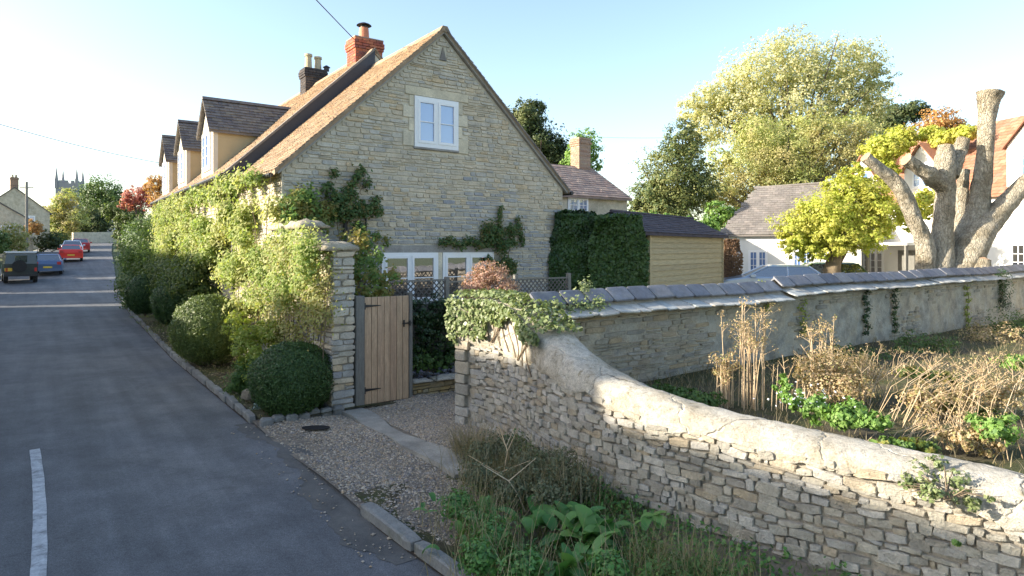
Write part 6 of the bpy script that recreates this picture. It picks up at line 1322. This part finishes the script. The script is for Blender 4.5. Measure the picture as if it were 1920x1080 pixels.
def loft_car(name, label, loc, rot, mat, L=4.1, Wd=1.75, H=1.45, hatch=True, roofm=None, group=None):
    """long axis x (nose +x)"""
    t = thing(name, label, 'car', loc, rot, group); h = L/2; wb = L*.31; wr = .32
    prof = [(-h, .35), (-h-.02, .75), (-h+.1, .95), (-h+.25, 1.0), (h-1.15, .98), (h-.5, .88), (h-.08, .7), (h, .5), (h-.04, .28)]
    arch = []
    bot = [(h-.04, .28)]
    for cx in (wb, -wb):
        for k in range(0, 9): a = math.pi*k/8; bot.append((cx+math.cos(a)*(wr+.06), .26+math.sin(a)*(wr+.04)))
    bot.append((-h, .28)); poly = prof[:-1]+bot
    rings = []; ny = [(-Wd/2+.06, .94, .03), (-Wd/2, 1, 0), (-Wd/2+.0, 1, 0), (Wd/2, 1, 0), (Wd/2-.06, .94, .03)]
    m = MB(); n = len(poly); vs = []
    for (y, s, dz) in ((-Wd/2+.09, .975, .02), (-Wd/2, 1, 0), (Wd/2, 1, 0), (Wd/2-.09, .975, .02)):
        pass
    levels = [(-Wd/2, .0), (-Wd/2+.05, .05), (Wd/2-.05, .05), (Wd/2, .0)]
    for y, up in levels:
        for x, z in poly: vs.append((x*(1 if up else .985), y, z+(up if z > .8 else 0)))
    fs = [tuple(range(n)), tuple(range(4*n-1, 3*n-1, -1))]
    for k in range(3):
        for i in range(n): fs.append((k*n+i, (k+1)*n+i, (k+1)*n+(i+1) % n, k*n+(i+1) % n))
    m.add(vs, fs); bd = m.build('body', mat, t)
    x0, x1, x2, x3 = (-h+.22, -h+.62, h-1.75, h-1.0) if hatch else (-h+.55, -h+1.15, h-1.9, h-1.05)
    a, b = Wd/2-.08, Wd/2-.26
    g_ = MB().add([(x0, -a, .98), (x3, -a, .98), (x3, a, .98), (x0, a, .98), (x1, -b, H-.04), (x2, -b, H-.04), (x2, b, H-.04), (x1, b, H-.04)], [(0, 1, 5, 4), (1, 2, 6, 5), (2, 3, 7, 6), (3, 0, 4, 7)])
    g_.build('glass_house', M['carglass'], t)
    rf = MB().add([(x1-.03, -b-.02, H-.05), (x2+.04, -b-.02, H-.05), (x2+.04, b+.02, H-.05), (x1-.03, b+.02, H-.05), (x1+.12, -b+.12, H+.01), (x2-.15, -b+.12, H+.01), (x2-.15, b-.12, H+.01), (x1+.12, b-.12, H+.01)], [(0, 1, 5, 4), (1, 2, 6, 5), (2, 3, 7, 6), (3, 0, 4, 7), (4, 5, 6, 7)])
    for sy in (-1, 1):
        for (xa, xb) in ((x0, x1), (x3, x2)): rf.tube([(xa, sy*(a+.0), .98), (xb, sy*(b+.01), H-.03)], [.035, .03], 6)
        xm = (x0+x3)/2-.1; rf.tube([(xm, sy*(a+.005), .98), (xm, sy*(b+.012), H-.03)], [.03, .025], 6)
    rf.build('roof', roofm or mat, t)
    for x in (wb, -wb):
        for sy in (-1, 1): wheel(t, x, sy*(Wd/2-.12), wr, .2, sy)
    for sy in (-1, 1):
        MB().box(-h-.03, -h+.08, sy*(Wd/2-.2)-.12, sy*(Wd/2-.2)+.12, .72, .92).build('tail_light', M['lamp'], t)
        MB().box(h-.12, h+.01, sy*(Wd/2-.25)-.16, sy*(Wd/2-.25)+.16, .58, .72).build('headlight', M['headl'], t)
        MB().bbox(h-1.45, h-1.25, sy*(Wd/2+.09)-.09, sy*(Wd/2+.09)+.09, 1.0, 1.14, .03).build('wing_mirror', mat, t)
    MB().box(-h-.035, -h-.02, -.26, .26, .48, .60).build('number_plate', M['plate'], t)
    MB().box(-h-.05, -h+.1, -Wd/2+.08, Wd/2-.08, .28, .44).box(h-.1, h+.02, -Wd/2+.1, Wd/2-.1, .26, .42).build('bumper', mat, t)
    return t
def road_rot(px): return math.atan2(.8064, -.5914)
rr_ = math.atan2(1200, -800)
def gcar(px, Y): p = at(px, 465, Y); return (p.x, p.y, float(hill(p.x, p.y)))
loft_car('parked_car', 'blue hatchback parked behind the dark off-roader on the left of the road', gcar(92, 47), rr_, paint('blue_paint', (.10, .15, .26)), 4.0, 1.72, 1.46)
loft_car('parked_car', 'bright red hatchback parked on the left seen from behind', gcar(134, 57), rr_, paint('red_paint', (.75, .03, .015), 0), 3.9, 1.72, 1.42)
loft_car('parked_car', 'white car parked directly beyond the bright red hatchback', gcar(136, 64), rr_, paint('white_paint_car', (.75, .76, .8), 0), 4.1, 1.75, 1.5)
loft_car('parked_car', 'dark red car half hidden beyond the white one', gcar(151, 70), rr_, paint('dark_red_paint', (.45, .02, .02), 0), 4.0, 1.74, 1.45)
# boxy off-roader
lr = thing('off_road_car', 'boxy dark off-roader with pale roof and rear spare wheel parked at the left edge', 'car', gcar(36, 41.5), rr_+.12); lp = paint('dark_blue_green_paint', (.02, .03, .035), 0)
h = 1.95; m = MB()
pol = [(-h, .5), (-h, 1.2), (h-1.3, 1.2), (h-1.3, 1.12), (h-.05, 1.08), (h, .5)]
for cx in (1.3, -1.25):
    for k in range(7): a = math.pi*k/6; pol.append((cx+math.cos(a)*.46, .5+math.sin(a)*.38))
m.prism(pol, -.84, .84); m.build('body', lp, lr)
m = MB().add([(-h, -.82, 1.2), (.75, -.82, 1.2), (.75, .82, 1.2), (-h, .82, 1.2), (-h+.08, -.72, 1.86), (.45, -.72, 1.86), (.45, .72, 1.86), (-h+.08, .72, 1.86)], [(0, 1, 5, 4), (1, 2, 6, 5), (2, 3, 7, 6), (3, 0, 4, 7)]); m.build('cab', lp, lr)
m = MB(); m.box(-h+.3, -.35, -.835, .835, 1.28, 1.72); m.box(-.2, .45, -.835, .835, 1.28, 1.72); m.box(-h-.005, -h+.1, -.3, .3, 1.3, 1.72); m.build('side_glass', M['carglass'], lr)
MB().bbox(-h-.02, .55, -.78, .78, 1.86, 1.97, .04).build('roof', paint('pale_roof_paint', (.6, .62, .62), 0), lr)
for x in (1.3, -1.25):
    for sy in (-1, 1): wheel(lr, x, sy*.74, .39, .22, sy)
MB().cyl((-h-.22, .1, 1.05), .38, .38, .2, 20, 'x').build('spare_wheel', M['tyre'], lr)
MB().box(-h-.06, -h-.0, -.86, .86, .42, .56).build('bumper', M['black'], lr); MB().box(-h-.03, -h-.01, .45, .82, .75, .95).build('number_plate', M['plate'], lr)
for sy in (-1, 1): MB().box(-h-.03, -h, sy*.72-.06, sy*.72+.06, .72, .95).build('tail_light', M['lamp'], lr)
# silver car on the drive at the right
p = at(1452, 465, 23.5); loft_car('parked_car', 'silver blue saloon parked on the drive behind the coped wall', (p.x, p.y, .44), math.pi-.25, paint('silver_blue_paint', (.42, .50, .58), .5), 4.4, 1.76, 1.44, hatch=False)
p = at(1530, 465, 26); loft_car('parked_car', 'dark green car mostly hidden beyond the silver blue saloon', (p.x, p.y, .44), math.pi-.25, paint('green_paint', (.1, .16, .05), .2), 4.0, 1.74, 1.48)

for o in list(D.objects):
    g_ = {'round_bush': 'clipped round bushes along the bed', 'parked_car': 'parked cars', 'terrace_cottage': 'cottages across the road', 'distant_cottage': 'distant cottages', 'dock_plant': 'broad leaved docks on the verge', 'feathery_weed': 'feathery weeds under the wall', 'creeper': 'creepers on the coped wall', 'distant_tree': 'distant trees', 'garden_shrub': 'garden shrubs on the left of the road', 'dry_stalks': 'dry stalks in the garden', 'withered_plant': 'withered plants in the garden', 'withered_shrub': 'withered plants in the garden', 'garden_clump': 'garden clumps by the coped wall'}.get(o.name.split('.')[0])
    if g_ and o.parent is None: o['group'] = g_
# ------------------------------------------------------------------ poles, wires
def pole(label, p, h, r=.13):
    t = thing('telegraph_pole', label, 'pole', p); MB().cyl((0, 0, -.5), r, r*.75, h+.5, 10).build('shaft', M['oldwood'], t)
    MB().box(-.6, .6, -.05, .05, h-.6, h-.5).build('crossarm', M['oldwood'], t); return t
p = at(50, 465, 58); pole('wooden telegraph pole on the left in front of the tall stone cottage', (p.x, p.y, float(hill(p.x, p.y))), 7.1)
pole('wooden telegraph pole at the roadside behind the viewer', (-4.35, -2.0, 0), 7.1)
def wire(label, a, b, sag=.25, r=.011):
    a, b = Vector(a), Vector(b); pts = [a+(b-a)*t+Vector((0, 0, -4*sag*t*(1-t))) for t in np.linspace(0, 1, 25)]
    o = new_obj('overhead_wire', npmesh('overhead_wire', *tubes([(pts, [r]*25)], 6), M['wirem'])); tag(o, label, 'wire')
cb = W(V0+HW/2-.40, U0+UJ+.45, 8.2); wire('overhead wire slanting down to the red brick chimney', cb, (-4.35, -2.0, 7.05), .05, .012)
wire('thin overhead wire crossing the pale sky at the left', at(302, 306, 27), at(-140, 190, 19), .15, .012)
p = at(50, 465, 58); wire('short wire leading from the left edge to the telegraph pole', (p.x, p.y, 8.1), (p.x-16, p.y-25, 8.6), .3, .012)
wire('faint distant wire above the small cottage chimney', at(1030, 252, 40), at(1262, 258, 44), .1, .008)
